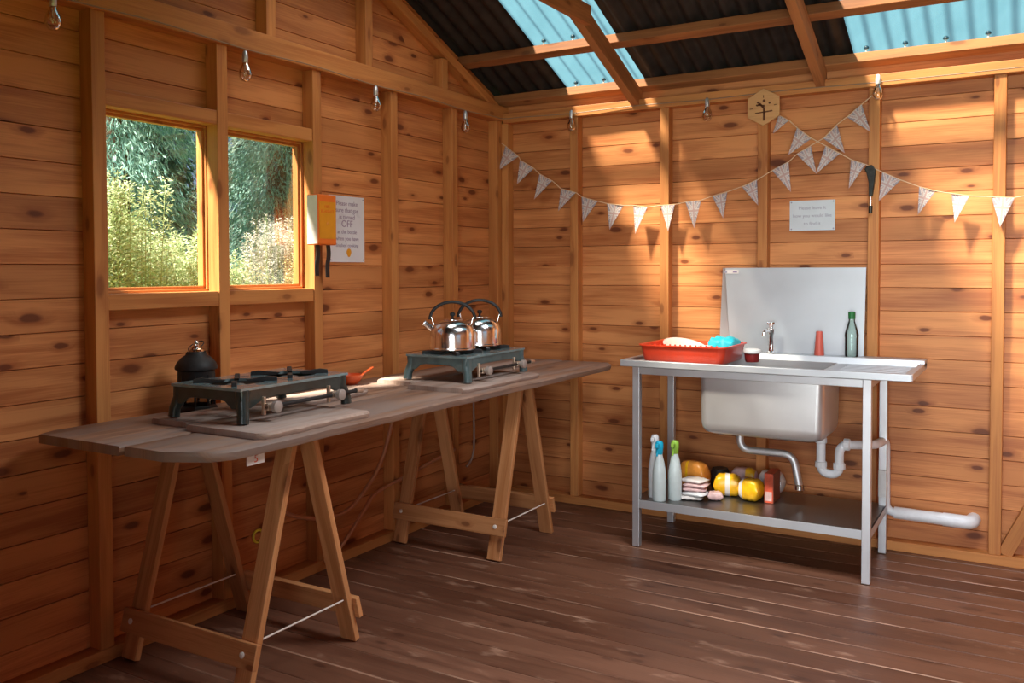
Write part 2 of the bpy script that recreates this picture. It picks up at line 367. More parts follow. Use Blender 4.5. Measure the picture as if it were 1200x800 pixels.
def elbow_path(pts, rad, k=5):
    """polyline with its corners rounded"""
    P = [Vector(p) for p in pts]; out = [P[0]]
    for i in range(1, len(P) - 1):
        a = (P[i - 1] - P[i]); b = (P[i + 1] - P[i]); r = min(rad, a.length * .49, b.length * .49); p0 = P[i] + a.normalized() * r; p1 = P[i] + b.normalized() * r
        for j in range(k + 1):
            t = j / k; out.append(p0 * (1 - t) ** 2 + P[i] * 2 * t * (1 - t) + p1 * t * t)
    out.append(P[-1]); return out

# ------------------------------------------------------------ the shed: walls, floor, frame, roof
SL = .397; YF, XR = -5.75, 4.75; YM = YF / 2      # roof slope, front wall, right wall, ridge
FD = .07; BP = .1238; BZ0 = .01                    # frame depth, board pitch
def roofz(y, z0): return z0 - SL * (y if y > YM else 2 * YM - y)
def plank_wall(name, label, s0, s1, ztop, holes, place, gable=False):
    mb = MB(); z = BZ0 - BP + .009
    while z < ztop:
        za, zb = z, z + BP
        cuts = sorted(set([s0, s1] + [c for h in holes if h[2] < zb and h[3] > za for c in h[:2]]))
        for a, b in zip(cuts[:-1], cuts[1:]):
            spans = [(za, zb)]
            for h in holes:
                if h[0] <= a + 1e-4 and h[1] >= b - 1e-4:
                    spans = [q for l, u in spans for q in ((l, min(u, h[2])), (max(l, h[3]), u)) if q[1] - q[0] > .004]
            for l, u in spans:
                c = .0026; prof = [(l, -.02), (l, -.009), (l + (c if l == za else 0), 0), (u - (c * .6 if u == zb else 0), 0), (u, -.009), (u, -.02)]
                if gable:
                    fa = lambda p, a=a: max(a, 2 * YM - (2.605 - p) / SL if p > 2.605 else a); fb = lambda p, b=b: min(b, (2.605 - p) / SL if p > 2.605 else b)
                    if fa(u) >= fb(u): continue
                else: fa = lambda p, a=a: a; fb = lambda p, b=b: b
                mb.sweep(prof, fa, fb, place)
        z = zb
    return struct(mb.build(name, 'board'), label, 'wall')
WIN = [(-2.957, -2.422), (-2.370, -1.844)]; WZ0, WZ1 = 1.393, 2.104
plank_wall('wall_left', 'pine boarded gable wall with the two windows', YF, 0, roofz(YM, 2.60), [(a, b, WZ0, WZ1) for a, b in WIN], lambda s, p, q: (q, s, p), True)
plank_wall('wall_back', 'pine boarded wall behind the steel sink', 0, XR, 2.56, [], lambda s, p, q: (s, -q, p))
plank_wall('wall_right', 'pine boarded gable wall opposite the windows', YF, 0, roofz(YM, 2.60), [(-4.6, -2.6, .95, 2.05)], lambda s, p, q: (XR - q, s, p), True)
plank_wall('wall_front', 'pine boarded wall with the open doorway', 0, XR, 2.56, [(2.35, 4.25, -1, 2.2)], lambda s, p, q: (s, YF + q, p))

mb = MB(); y = .02; FW = .1445
while y > YF - .02:
    y0 = y - FW
    x = -.02; 
    mb.sweep([(0, -.03), (0, -.004), (.003, 0), (FW - .0045, 0), (FW - .0015, -.004), (FW - .0015, -.03)], lambda p: -.02, lambda p: XR + .02, lambda s, p, q, y0=y0: (s, y0 + p, q))
    y = y0
struct(mb.build('floor', 'floor'), 'dark brown worn deck board floor', 'floor')

# posts of the left wall (y = nearer edge, farther edge), front face at x = FD
for y1, nm in ((-.07, 'corner post of the window wall beside the kettles'), (-.59, 'left wall post second from the room corner'), (-1.178, 'left wall post third from the room corner, right of the notice'),
               (-1.784, 'post right of the windows carrying the orange case'), (-2.37, 'post between the two windows'), (-2.957, 'post left of the windows by the table end'), (-3.55, 'left wall post nearest the viewer')):
    trim(MB().bx(.0, FD, y1 - .058, y1, .05, 2.45), nm)
for x0, nm in ((.06, 'narrow corner post of the sink wall'), (.566, 'first full post of the sink wall left of the bunting sag'), (1.163, 'sink wall post behind the red dish rack'), (1.741, 'sink wall post below the hexagonal plaque'),
               (2.324, 'sink wall post holding the black tool'), (2.905, 'sink wall post right of the sink'), (3.49, 'sink wall post farthest right'), (4.07, 'sink wall post near the right wall')):
    trim(MB().bx(x0, x0 + .055, -FD, 0, .05, 2.435), nm)
trim(MB().bx(0, .075, YF, 0, 0, .05), 'sole plate along the foot of the window wall')
trim(MB().bx(.075, XR, -.075, 0, 0, .05), 'sole plate along the foot of the sink wall')
trim(MB().bx(0, .08, YF, 0, 2.45, 2.547), 'long rail across the window wall under the gable')
trim(MB().bx(.08, XR, -.078, 0, 2.435, 2.498), 'wall plate along the top of the sink wall')
for k, (a, b) in enumerate(WIN):
    w = ('left', 'right')[k]
    trim(MB().bx(0, FD - .004, a, b, 2.104, 2.165), 'head rail over the %s window' % w)
    trim(MB().bx(0, FD - .004, a, b, 1.330, 1.393), 'sill rail under the %s window' % w)
for y1, nm in ((-.69, 'short gable post nearest the corner'), (-1.385, 'second gable post from the corner'), (-2.08, 'third gable post from the corner'), (-2.85, 'gable post under the ridge')):
    trim(MB().bx(0, FD, y1 - .058, y1, 2.547, roofz(y1, 2.452)), nm)
trim(MB().bar((2.975, -.03, .05), (3.42, -.03, 1.0), (0, .05, 0), (.06, 0, -.028)), 'diagonal brace beside the far right post')
def slope_bar(mb, x0, x1, zb, zt, ya=.05, yb=YM):
    mb.box((x0, ya, roofz(ya, zb)), (0, yb - ya, roofz(yb, zb) - roofz(ya, zb)), (x1 - x0, 0, 0), (0, 0, zt - zb)); return mb
trim(slope_bar(MB(), 0, .07, 2.452, 2.512, -.02), 'sloping gable rafter against the window wall')
for x0, nm in ((.985, 'roof rafter under the first skylight'), (2.055, 'roof rafter left of the second skylight'), (3.125, 'roof rafter under the second skylight'), (4.195, 'roof rafter nearest the right wall')):
    trim(slope_bar(MB(), x0, x0 + .048, 2.43, 2.545, -.03), nm, 'roof_timber')
    mb = MB(); mb.box((x0, 2 * YM + .03, roofz(-.03, 2.43)), (0, YM * -1 - .03, SL * (-YM - .03)), (.048, 0, 0), (0, 0, .115))
    trim(mb, nm.replace('roof rafter', 'front slope rafter'), 'roof_timber')
trim(MB().bx(1.034, 1.069, 2 * YM + .82, -.82, 2.76, 2.86), 'horizontal collar tie bolted to the skylight rafter', 'roof_timber')
def purlin(yc, label, side=1):
    """purlin lying in the roof slope, yc = its upper lower edge"""
    n = Vector((0, SL, 1)).normalized(); d = Vector((0, 1, -SL)).normalized(); o = Vector((0, yc, 2.546 - SL * yc))
    if side < 0: n.y *= -1; d.y *= -1; o.y = 2 * YM - o.y
    trim(MB().box(o, (XR, 0, 0), d * .062, n * .058), label, 'roof_timber')
for s_, w in ((1, ''), (-1, ' of the front slope')):
    purlin(-.07, 'eaves purlin' + (w or ' above the sink wall'), s_); purlin(-.495, 'lower roof purlin' + (w or ' crossing both skylights'), s_)
    purlin(-1.35, 'middle roof purlin' + w, s_); purlin(-2.2, 'upper roof purlin' + w, s_)
trim(MB().bx(0, XR, YM - .02, YM + .02, 3.45, 3.60), 'ridge board', 'roof_timber')
trim(MB().bx(0, XR, -.001, .02, 2.49, 2.565), 'blocking strip closing the wall under the eaves purlin', 'board')
trim(MB().bx(0, XR, YF, YF + .075, 2.435, 2.498), 'wall plate of the doorway wall')

def sheet(name, mat, x0, x1, label, side=1, lift=0):
    """corrugated roof sheet running from eaves to ridge"""
    mb = MB(); pit, amp = .095, .0145; nx = max(2, int(round((x1 - x0) / (pit / 10)))); ys = [.16, -.6, -1.5, YM]
    n = Vector((0, SL, 1)).normalized(); base = len(mb.v)
    for lay in (0, .003):
        for yy in ys:
            for i in range(nx + 1):
                x = x0 + (x1 - x0) * i / nx; h = 2.622 + lift + lay + amp * math.sin(2 * math.pi * x / pit)
                y = yy if side > 0 else 2 * YM - yy
                mb.v.append((x, y, h - SL * yy))
    S = (nx + 1) * len(ys)
    for lay in (0, 1):
        for j in range(len(ys) - 1):
            for i in range(nx):
                a = lay * S + j * (nx + 1) + i; q = (a, a + 1, a + nx + 2, a + nx + 1); mb.face(q if lay else q[::-1])
    for j in (0, len(ys) - 1):
        for i in range(nx):
            a = j * (nx + 1) + i; mb.face((a, a + 1, a + 1 + S, a + S))
    o = mb.build(name, mat, smooth=60); return struct(o, label, 'roof sheet')
for x0, x1, mat, w in ((-.15, .52, 'bitumen', 'black corrugated roof sheet against the window wall'), (.47, 1.09, 'skylight', 'clear blue corrugated skylight sheet nearer the windows'), (1.045, 2.24, 'bitumen', 'black corrugated roof sheet between the two skylights'),
                       (2.20, 3.31, 'skylight', 'clear blue corrugated skylight sheet at the right'), (3.265, XR + .15, 'bitumen', 'black corrugated roof sheet near the right wall')):
    sheet('skylight_sheet' if mat == 'skylight' else 'ceiling_sheet', mat, x0, x1, w, 1, .006 if mat == 'skylight' else 0)
sheet('ceiling_sheet', 'bitumen', -.15, XR + .15, 'black corrugated roof sheet over the front slope', -1)
for x, yy, w in ((.594, -.465, 'lower purlin, left one in the first skylight'), (.784, -.465, 'lower purlin, right one in the first skylight'), (.594, -.04, 'eaves, left one in the first skylight'), (.784, -.04, 'eaves, right one in the first skylight'),
                 (2.304, -.04, 'eaves, first in the right skylight'), (2.494, -.04, 'eaves, second in the right skylight'), (2.684, -.04, 'eaves, third in the right skylight'), (2.874, -.04, 'eaves, fourth in the right skylight')):
    zz = 2.604 - SL * yy; t = thing('roofing_screw', 'roofing screw with dark cap over the ' + w, 'screw', (x, yy, zz), 'roofing screws in the skylights')
    MB().lathe([(.005, -.004), (.005, .026)], (x, yy, zz), 8).build('shank', 'whiteplastic', t, smooth=40)
    MB().lathe([(.012, .024), (.014, .028), (.012, .036), (.003, .044)], (x, yy, zz), 12).build('cap', 'screwcap', t, smooth=40)

# windows
for k, (a, b) in enumerate(WIN):
    t = thing('window_%d' % (k + 1), 'timber window %s' % ('nearer the viewer' if k == 0 else 'beside the orange case'), 'window', (0, (a + b) / 2, WZ0), kind='structure')
    f = MB(); w = .022
    f.bx(-.045, -.012, a, b, WZ0, WZ0 + w); f.bx(-.045, -.012, a, b, WZ1 - w, WZ1); f.bx(-.045, -.012, a, a + w, WZ0 + w, WZ1 - w); f.bx(-.045, -.012, b - w, b, WZ0 + w, WZ1 - w)
    fo = f.build('sash', 'post', t, bevel=.002)
    g = MB(); g.bx(-.012, .002, b - .012, b, WZ0, WZ1); g.bx(-.012, .002, a, a + .012, WZ0, WZ1); g.bx(-.012, .002, a, b, WZ0, WZ0 + .01); g.bx(-.012, .002, a, b, WZ1 - .01, WZ1)
    g.build('glazing_bead', 'post', t, bevel=.002)
    MB().bx(-.032, -.028, a + w - .004, b - w + .004, WZ0 + w - .004, WZ1 - w + .004).build('pane', 'pane', t)

# ------------------------------------------------------------ trestle table
def trestle(y0, label, lean=0, lowz=.14):
    ya, yb, za = y0 - .285, y0 + .285, .878; t = thing('trestle', label, 'trestle', (.44, y0, 0), 'trestles under the table')
    for s in (-1, 1):
        yt = y0 + s * .045 + lean; yf = y0 + s * .285
        for x in (.137, .735):
            p0, p1 = Vector((x, yf, 0)), Vector((x, yt, za)); d = (p1 - p0).normalized(); c = d.cross(Vector((1, 0, 0))).normalized() * .026
            mb = MB(); mb.bar(p0 + d * .006, p1, (.078, 0, 0), c); mb.build('leg', 'trestle', t, bevel=.003)
        # top rail and low stretcher on the outer faces
        d = (Vector((0, yt, za)) - Vector((0, yf, 0))).normalized(); c = d.cross(Vector((1, 0, 0))).normalized(); c = c if c.y * s > 0 else -c
        q = Vector((0, yf, 0)) + d * (.845 / d.z); MB().bar(q + Vector((.06, 0, 0)) - c * .024, q + Vector((.70, 0, 0)) - c * .024, d * .06, c * .020).build('top_rail', 'trestle', t, bevel=.002)
        q = Vector((0, yf, 0)) + d * (lowz / d.z)
        MB().bar(q + Vector((.085, 0, 0)) + c * .0245, q + Vector((.795, 0, 0)) + c * .0245, d * .088, c * .022).build('stretcher', 'trestle', t, bevel=.003)
        for x in (.137, .735):
            Mx = Vector((0, 0, 1)).rotation_difference(c).to_matrix().to_4x4(); MB().lathe([(.011, 0), (.011, .003), (.006, .006)], q + Vector((x, 0, 0)) + c * .0355, 12, M=Mx).build('bolt_head', 'rope', t, smooth=40)
    for x in (.16, .76):
        k = .33; ys = [y0 + s * (.285 - .24 * k * .3 / .33) for s in (-1, 1)]
        MB().tube([(x, ys[0], .185), (x, ys[1], .185)], .0035, 6).build('cord', 'rope', t)
    return t
trestle(-2.655, 'folding pine trestle nearer the viewer, under the first stove')
trestle(-.985, 'folding pine trestle nearer the corner, under the kettles', 0, .165)
# table top: two wide worn boards
TZ = .915
t = thing('table_top', 'long worn two-board wooden table top across the trestles', 'table top', (.49, -1.7, .883))
def worn_board(xa, xb, ya, yb, z0, z1, ca, cb, seed, amp=.006, nseg=44):
    """plank with wandering edges and rounded corners (ca at the near end, cb at the far end: (left, right))"""
    r = random.Random(seed); mb = MB(); L0, R0 = [], []
    ph = [r.uniform(0, 6) for _ in range(6)]
    for i in range(nseg + 1):
        f = i / nseg; y = ya + (yb - ya) * (f if 0 < i < nseg else f)
        wl = amp * (math.sin(f * 11 + ph[0]) * .5 + math.sin(f * 29 + ph[1]) * .3 + math.sin(f * 67 + ph[2]) * .2); wr = amp * (math.sin(f * 9 + ph[3]) * .5 + math.sin(f * 31 + ph[4]) * .35 + math.sin(f * 71 + ph[5]) * .25)
        def rc(c, dist): return 0 if c <= 0 or dist >= c else c - math.sqrt(max(0, c * c - (c - dist) ** 2))
        L0.append((xa + (wl if amp and ca[2] else 0) + max(rc(ca[0], y - ya), rc(cb[0], yb - y)), y)); R0.append((xb + (wr if amp and ca[3] else 0) - max(rc(ca[1], y - ya), rc(cb[1], yb - y)), y))
    e = .006; n = len(mb.v)
    for (lx, y), (rx, _) in zip(L0, R0):
        for x, z in ((lx, z0), (lx, z1 - e), (lx + e, z1), ((lx + rx) / 2, z1), (rx - e, z1), (rx, z1 - e), (rx - e * .5, z0 + .3 * (z1 - z0)), (rx - e * 1.2, z0)): mb.v.append((x, y, z))
    k = 8
    for i in range(nseg):
        for j in range(k):
            j2 = (j + 1) % k; ids = (n + i * k + j, n + (i + 1) * k + j, n + (i + 1) * k + j2, n + i * k + j2)
            mb.face(ids, [(mb.v[q][1], mb.v[q][0] + (mb.v[q][2] - z1)) for q in ids])
    mb.face([n + j for j in range(k)], [(0, mb.v[n + j][0]) for j in range(k)]); mb.face([n + nseg * k + j for j in range(k)][::-1], [(0, mb.v[n + j][0]) for j in range(k)])
    return mb
worn_board(.078, .546, -3.265, -.13, .883, TZ, (.03, 0, 0, 0), (.02, 0), 1).build('board', 'table', t, smooth=50)
worn_board(.556, .915, -3.255, -.135, .883, TZ, (0, .16, 0, 1), (0, .05), 2, .011).build('board', 'table', t, smooth=50)
t = thing('number_tag', 'small white tag reading 5 hanging under the front table edge', 'tag', (.888, -3.0, .845))
MB().box((.885, -3.045, .845), (0, .075, 0), (0, 0, .037), (.003, 0, 0)).build('card', 'wrapwhite', t)
def text(body, parent, loc, size, rot, mat, align='CENTER', extr=.0004):
    c = bpy.data.curves.new('lettering', 'FONT'); c.body = body; c.size = size; c.extrude = extr; c.align_x = align; c.align_y = 'CENTER'
    o = bpy.data.objects.new('lettering', c); COL.objects.link(o); o.data.materials.append(MT[mat]); 
    me = bpy.data.meshes.new_from_object(o.evaluated_get(bpy.context.evaluated_depsgraph_get())); bpy.data.objects.remove(o); bpy.data.curves.remove(c)
    o = bpy.data.objects.new('lettering', me); COL.objects.link(o); o.parent = parent; o.location = Vector(loc) - Vector(OFF[parent.name]); o.rotation_euler = rot; return o
RX = (math.pi / 2, 0, math.pi / 2); RY = (math.pi / 2, 0, 0)      # facing +x, facing -y
text('5', t, (.8885, -3.007, .863), .036, RX, 'boxred')

# ------------------------------------------------------------ boards, stoves, kettles on the table
def slab(label, ya, yb, xa, xb, seed, rz=0, group='planks under the stoves', h=.022):
    mb = worn_board(xa, xb, ya, yb, TZ + .0005, TZ + h, (.012, .025, 1, 1), (.012, .03), seed, .009, 24); c = Vector(((xa + xb) / 2, (ya + yb) / 2, TZ)); o = mb.build('stove_board', 'slab', base=c, smooth=50)
    o.rotation_euler = (0, 0, rz); return tag(o, label, 'board', group)
slab('grey weathered board under the stove without kettles', -2.97, -2.40, .503, .885, 5)
slab('narrow grey strip behind the near stove', -2.93, -1.90, .264, .482, 6, h=.020)
slab('grey weathered board under the kettle stove, front strip', -1.70, -.98, .505, .86, 8)
slab('grey weathered board under the kettle stove, back strip', -1.60, -.46, .24, .497, 9, h=.020)

def stove(label, loc, rz, mat):
    """double gas boiling ring, long axis along local y, taps on the +x side"""
    LX, LY, H = .175, .285, .118; t = thing('gas_stove', label, 'stove', loc, 'two burner gas stoves', rz)
    f = MB(); w = .045
    # apron with an arch between the feet, four sides
    def apron(p0, p1, out):
        p0, p1 = Vector(p0), Vector(p1); d = (p1 - p0); Ln = d.length; d.normalize(); pts = [p0 + Vector((0, 0, H)), p0 + Vector((0, 0, .050))]
        for i in range(9):
            a = i / 8; s = .05 + (Ln - .1) * a; z = .050 + .028 * min(1, math.sin(math.pi * a) * 2.2); pts.append(p0 + d * s + Vector((0, 0, z)))
        pts += [p1 + Vector((0, 0, .050)), p1 + Vector((0, 0, H))]; f.prism(pts, Vector(out) * -.008)
    apron((LX, -LY, 0), (LX, LY, 0), (1, 0, 0)); apron((-LX, LY, 0), (-LX, -LY, 0), (-1, 0, 0)); apron((-LX, -LY, 0), (LX, -LY, 0), (0, -1, 0)); apron((LX, LY, 0), (-LX, LY, 0), (0, 1, 0))
    f.build('body', mat, t, local=True, bevel=.004)
    # top plate with two burner openings
    mb = MB(); z0, z1 = H - .004, H + .006; n = 32
    for sy in (-1, 1):
        cy = sy * LY / 2; base = len(mb.v); out_, inn = [], []
        for k in range(n):
            a = 2 * math.pi * k / n + math.pi / n; ca, sa = math.cos(a), math.sin(a); hx, hy = LX + .004, LY / 2 + (.004 if True else 0)
            s = min(hx / abs(ca) if ca else 9, hy / abs(sa) if sa else 9); out_.append((ca * s, cy + sa * s)); inn.append((ca * .105, cy + sa * .105))
        for z in (z0, z1):
            for x, y in out_: mb.v.append((x, y, z))
            for x, y in inn: mb.v.append((x, y, z))
        for k in range(n):
            k2 = (k + 1) % n; A = base; B = base + 2 * n
            mb.face((B + k, B + k2, B + n + k2, B + n + k)); mb.face((A + k2, A + k, A + n + k, A + n + k2)); mb.face((A + k, A + k2, B + k2, B + k)); mb.face((A + n + k2, A + n + k, B + n + k, B + n + k2))
    mb.build('top_plate', 'enamel_plate', t, local=True, smooth=30)
    for sx in (-1, 1):
        for sy in (-1, 1):
            l = MB(); cx, cy = sx * (LX - .016), sy * (LY - .022); fx, fy = sx * (LX - .010 + .012), sy * (LY - .016 + .010)
            pts = [Vector((fx, fy, 0)), Vector((fx * .99, fy * .99, .03)), Vector((cx, cy, .075)), Vector((cx, cy, H - .002))]
            l.tube(pts, [.022, .021, .025, .026], 12); l.build('foot', mat, t, local=True, smooth=40)
    for sy in (-1, 1):
        cy = sy * LY / 2
        b = MB().lathe([(.0, .07), (.045, .07), (.045, .088), (.036, .100), (.036, .108), (.02, .112), (.0, .112)], (0, cy, 0), 24).build('burner', 'iron', t, local=True, smooth=40)
        MB().lathe([(.036, .100), (.048, .1005), (.050, .106), (.03, .116), (.001, .118)], (0, cy, 0), 20).build('burner_cap', 'enamel_teal', b, local=True, smooth=40)
        for k in range(4):
            a = math.pi / 4 + k * math.pi / 2; ca, sa = math.cos(a), math.sin(a); s = MB()
            s.prism([Vector((ca * r_ - sa * .007, cy + sa * r_ + ca * .007, z)) for r_, z in ((.036, .132), (.120, .142), (.150, .138), (.152, .120), (.100, .122), (.05, .122))], Vector((sa * .018, -ca * .018, 0)))
            s.build('pan_support', 'iron', t, local=True, bevel=.002)
    # gas rail and two taps at the front
    MB().tube([(LX + .022, -LY + .10, .048), (LX + .022, LY + .03, .048)], .0075, 10).build('gas_rail', 'iron', t, local=True, smooth=50)
    for yy in (-LY + .12, LY - .10):
        v = MB(); v.bx(LX - .002, LX + .012, yy - .022, yy - .010, .018, .085); v.bx(LX + .008, LX + .030, yy - .02, yy + .02, .036, .062); vo = v.build('valve', 'brass', t, local=True, bevel=.003)
        Mx = Matrix.Rotation(math.pi / 2, 4, 'Y'); MB().lathe([(.010, 0), (.010, .014), (.021, .016), (.022, .034), (.017, .038), (.001, .038)], (LX + .028, yy, .05), 14, M=Mx).build('knob', 'knobgrey', vo, local=True, smooth=40)
    MB().tube([(LX + .022, LY + .03, .048), (LX + .022, LY + .07, .046)], .011, 10).build('hose_tail', 'brass', t, local=True, smooth=50)
    return t
S1 = stove('dark green-black two burner gas stove with bare rings', (.505, -2.60, TZ + .0255), math.radians(1), 'enamel')
S2 = stove('grey-teal two burner gas stove carrying the kettles', (.57, -1.255, TZ + .0255), math.radians(1), 'enamel_teal')

def kettle(label, loc, rz):
    t = thing('kettle', label, 'kettle', loc, 'steel kettles on the far stove', rz); r = .113
    body = [(.0, .0), (r * .98, 0), (r * 1.03, .004), (r * 1.03, .009), (r, .013), (r, .07), (r * .985, .088), (r * .93, .108), (r * .82, .126), (r * .66, .139), (r * .48, .147), (r * .40, .149), (.0, .149)]
    MB().lathe(body, n=40).build('body', 'kettle', t, local=True, smooth=40)
    lid = MB().lathe([(r * .44, .147), (r * .44, .151), (r * .30, .156), (r * .1, .159), (.001, .159)], n=28).build('lid', 'kettle', t, local=True, smooth=40)
    MB().lathe([(.006, .158), (.006, .166), (.013, .171), (.014, .180), (.008, .186), (.001, .187)], n=16).build('lid_knob', 'blackplastic', lid, local=True, smooth=50)
    sp = MB().tube([(-r * .80, 0, .098), (-r * 1.08, 0, .119), (-r * 1.24, 0, .132)], [.020, .015, .013], 14).build('spout', 'kettle', t, local=True, smooth=50)
    MB().tube([(-r * 1.23, 0, .1312), (-r * 1.27, 0, .1344)], [.015, .015], 14).build('spout_rim', 'chrome', sp, local=True, smooth=50)
    for s in (-1, 1): MB().bar((s * r * .80, 0, .118), (s * r * .93, 0, .165), (0, .022, 0), (.006, 0, .002)).build('handle_bracket', 'kettle', t, local=True, bevel=.002)
    pts = [(math.cos(a) * r * 1.0, 0, .15 + math.sin(a) * .088) for a in [math.pi * k / 20 for k in range(21)]]
    MB().tube(pts, .0085, 10).build('handle', 'blackplastic', t, local=True, smooth=60); return t
KZ = TZ + .0255 + .1425
kettle('shiny steel kettle on the nearer ring of the far stove', (.575, -1.3975, KZ), math.radians(30))
kettle('shiny steel kettle on the ring nearest the corner', (.555, -1.1125, KZ), math.radians(33))

# lantern
t = thing('lantern', 'black metal lantern with domed top behind the near stove', 'lantern', (.17, -2.64, TZ))
lx, ly = .17, -2.64
MB().lathe([(.0, 0), (.080, 0), (.082, .012), (.076, .022), (.072, .026)], (lx, ly, TZ), 8).build('base', 'iron', t, bevel=.002)
MB().lathe([(.062, .026), (.062, .13)], (lx, ly, TZ), 8).build('glass', 'lanternglass', t)
for k in range(8):
    a = 2 * math.pi * k / 8; MB().tube([(lx + .068 * math.cos(a), ly + .068 * math.sin(a), TZ + .02), (lx + .068 * math.cos(a), ly + .068 * math.sin(a), TZ + .15)], .005, 6).build('upright', 'iron', t, smooth=50)
MB().lathe([(.07, .115), (.072, .165), (.082, .170), (.083, .178), (.076, .195), (.058, .216), (.042, .226), (.036, .240), (.026, .243)], (lx, ly, TZ), 28).build('roof', 'iron', t, smooth=40)
MB().lathe([(.032, .240), (.030, .250), (.014, .258), (.010, .268), (.012, .274), (.004, .286), (.001, .287)], (lx, ly, TZ), 16).build('finial', 'chrome', t, smooth=40)
MB().tube([(lx + .03 * math.cos(a), ly + .03 * math.sin(a), TZ + .262 + .018 * math.sin(a * 1)) for a in [2 * math.pi * k / 20 for k in range(20)]], .002, 6, closed=True).build('carrying_ring', 'iron', t)

# orange bowl with spoon
t = thing('bowl', 'orange shallow bowl with spouted handle behind the near stove', 'bowl', (.165, -1.70, TZ))
bx_, by_ = .165, -1.70
MB().lathe([(.0, 0), (.034, 0), (.05, .016), (.064, .038), (.068, .05), (.064, .05), (.058, .038), (.044, .018), (.0, .008)], (bx_, by_, TZ), 28).build('dish', 'orange', t, smooth=50)
MB().bar((bx_ + .02, by_ + .055, TZ + .04), (bx_ + .035, by_ + .135, TZ + .075), (.016, 0, 0), (0, -.003, .007)).build('handle', 'orange', t, bevel=.002)

# ------------------------------------------------------------ hoses and cords under the table
def hose(label, pts, r, mat, nm='gas_hose', cat='hose'):
    o = MB().tube(smooth_path(pts), r, 8).build(nm, mat, smooth=60); return tag(o, label, cat)
hose('orange gas hose looping low along the window wall between the trestles', [(.64, -2.30, .89), (.30, -2.25, .74), (.12, -2.15, .42), (.11, -1.95, .30), (.12, -1.70, .27), (.12, -1.52, .36), (.13, -1.40, .50), (.15, -1.32, .75), (.16, -1.30, .87)][1:], .010, 'hose')
hose('orange gas hose trailing towards the corner behind the far trestle', [(.13, -1.85, .065), (.13, -1.72, .12), (.12, -1.55, .24), (.085, -1.40, .30), (.084, -1.1, .34), (.084, -.9, .37), (.084, -.66, .40)], .010, 'hose')
hose('grey pipe hanging down near the corner below the table', [(.10, -.48, .87), (.10, -.47, .6), (.10, -.47, .38), (.09, -.49, .30), (.085, -.53, .27)], .007, 'greyhose', 'pipe', 'pipe')
o = MB().tube([(.0065, -2.165 + .028 * math.cos(a), .255 + .028 * math.sin(a)) for a in [2 * math.pi * k / 20 for k in range(20)]], .006, 8, closed=True).build('plastic_ring', 'yellowtape', smooth=60); tag(o, 'small yellow ring hanging behind the near trestle leg', 'ring')

# ------------------------------------------------------------ sink unit
SX0, SX1, SYF, SYB, SZ = 1.195, 2.615, -.72, -.10, 1.003
t = thing('sink_unit', 'stainless steel catering sink on square tube legs with low shelf', 'sink', (1.85, -.4, 0))
LW = .038
for x in (1.269, 2.422):
    for y in (-.675, -.15):
        MB().bx(x - LW / 2, x + LW / 2, y - LW / 2, y + LW / 2, .004, .965).build('leg', 'galv', t, bevel=.002)
fr = MB()
for y in (-.675, -.15): fr.bx(1.288, 2.403, y - LW / 2, y + LW / 2, .927, .965)
for x in (1.269, 2.422): fr.bx(x - LW / 2, x + LW / 2, -.656, -.169, .927, .965)
fr.build('top_frame', 'galv', t, bevel=.002)
# worktop with bowl opening
BX0, BX1, BY0, BY1 = 1.605, 2.215, -.645, -.225
tp_ = MB(); z1 = SZ - .016; z0 = SZ - .022
for a in ((SX0, BX0, SYF, SYB), (BX1, SX1, SYF, SYB), (BX0, BX1, SYF, BY0), (BX0, BX1, BY1, SYB)): tp_.bx(a[0], a[1], a[2], a[3], z0, z1)
# raised rolled rim front and sides, upstand at the back
tp_.bx(SX0, SX1, SYF - .012, SYF + .012, SZ - .034, SZ); tp_.bx(SX0 - .004, SX0 + .02, SYF, SYB, SZ - .034, SZ); tp_.bx(SX1 - .02, SX1 + .004, SYF, SYB, SZ - .034, SZ)
tp_.build('worktop', 'steel', t, bevel=.003)
u = MB(); LZ = SZ + .016
u.prism([Vector((SX0 - .004, SYB - .118, SZ - .018)), Vector((SX0 - .004, SYB - .10, LZ)), Vector((SX0 - .004, SYB + .012, LZ)), Vector((SX0 - .004, SYB + .012, SZ - .018))], (SX1 - SX0 + .008, 0, 0)); u.build('back_ledge', 'steel', t, bevel=.002)
dr = MB()
for k in range(9): dr.bx(1.235, 1.56, -.655 + k * .055, -.643 + k * .055, z1 - .0005, z1 + .003)
for k in range(9): dr.bx(2.27, 2.57, -.655 + k * .055, -.643 + k * .055, z1 - .0005, z1 + .003)
dr.build('drainer_ribs', 'steel', t, bevel=.001)
# bowl: rounded rectangular basin, wider at the top
bw = MB(); rings = []
def rrect(x0, x1, y0, y1, r, z, n=5):
    P = []
    for cx, cy, a0 in ((x1 - r, y1 - r, 0), (x0 + r, y1 - r, 90), (x0 + r, y0 + r, 180), (x1 - r, y0 + r, 270)):
        for k in range(n + 1):
            a = math.radians(a0 + 90 * k / n); P.append((cx + r * math.cos(a), cy + r * math.sin(a), z))
    return P
bot = .632
spec = [(0, SZ - .02, .03), (0, SZ - .03, .035), (.004, bot + .06, .04), (.008, bot + .03, .045), (.018, bot + .011, .05), (.04, bot, .06)]
outer = [rrect(BX0 - .006 + i, BX1 + .006 - i, BY0 - .006 + i, BY1 + .006 - i, r, z) for i, z, r in spec]
inner = [rrect(BX0 + .006 + i, BX1 - .006 - i, BY0 + .006 + i, BY1 - .006 - i, r, z + .008) for i, z, r in spec[::-1]]
allr = outer[::-1][::-1]; n = len(outer[0]); base = 0
for rr in outer: bw.v += rr
for i in range(len(outer) - 1):
    for k in range(n): bw.face((i * n + k, (i + 1) * n + k, (i + 1) * n + (k + 1) % n, i * n + (k + 1) % n))
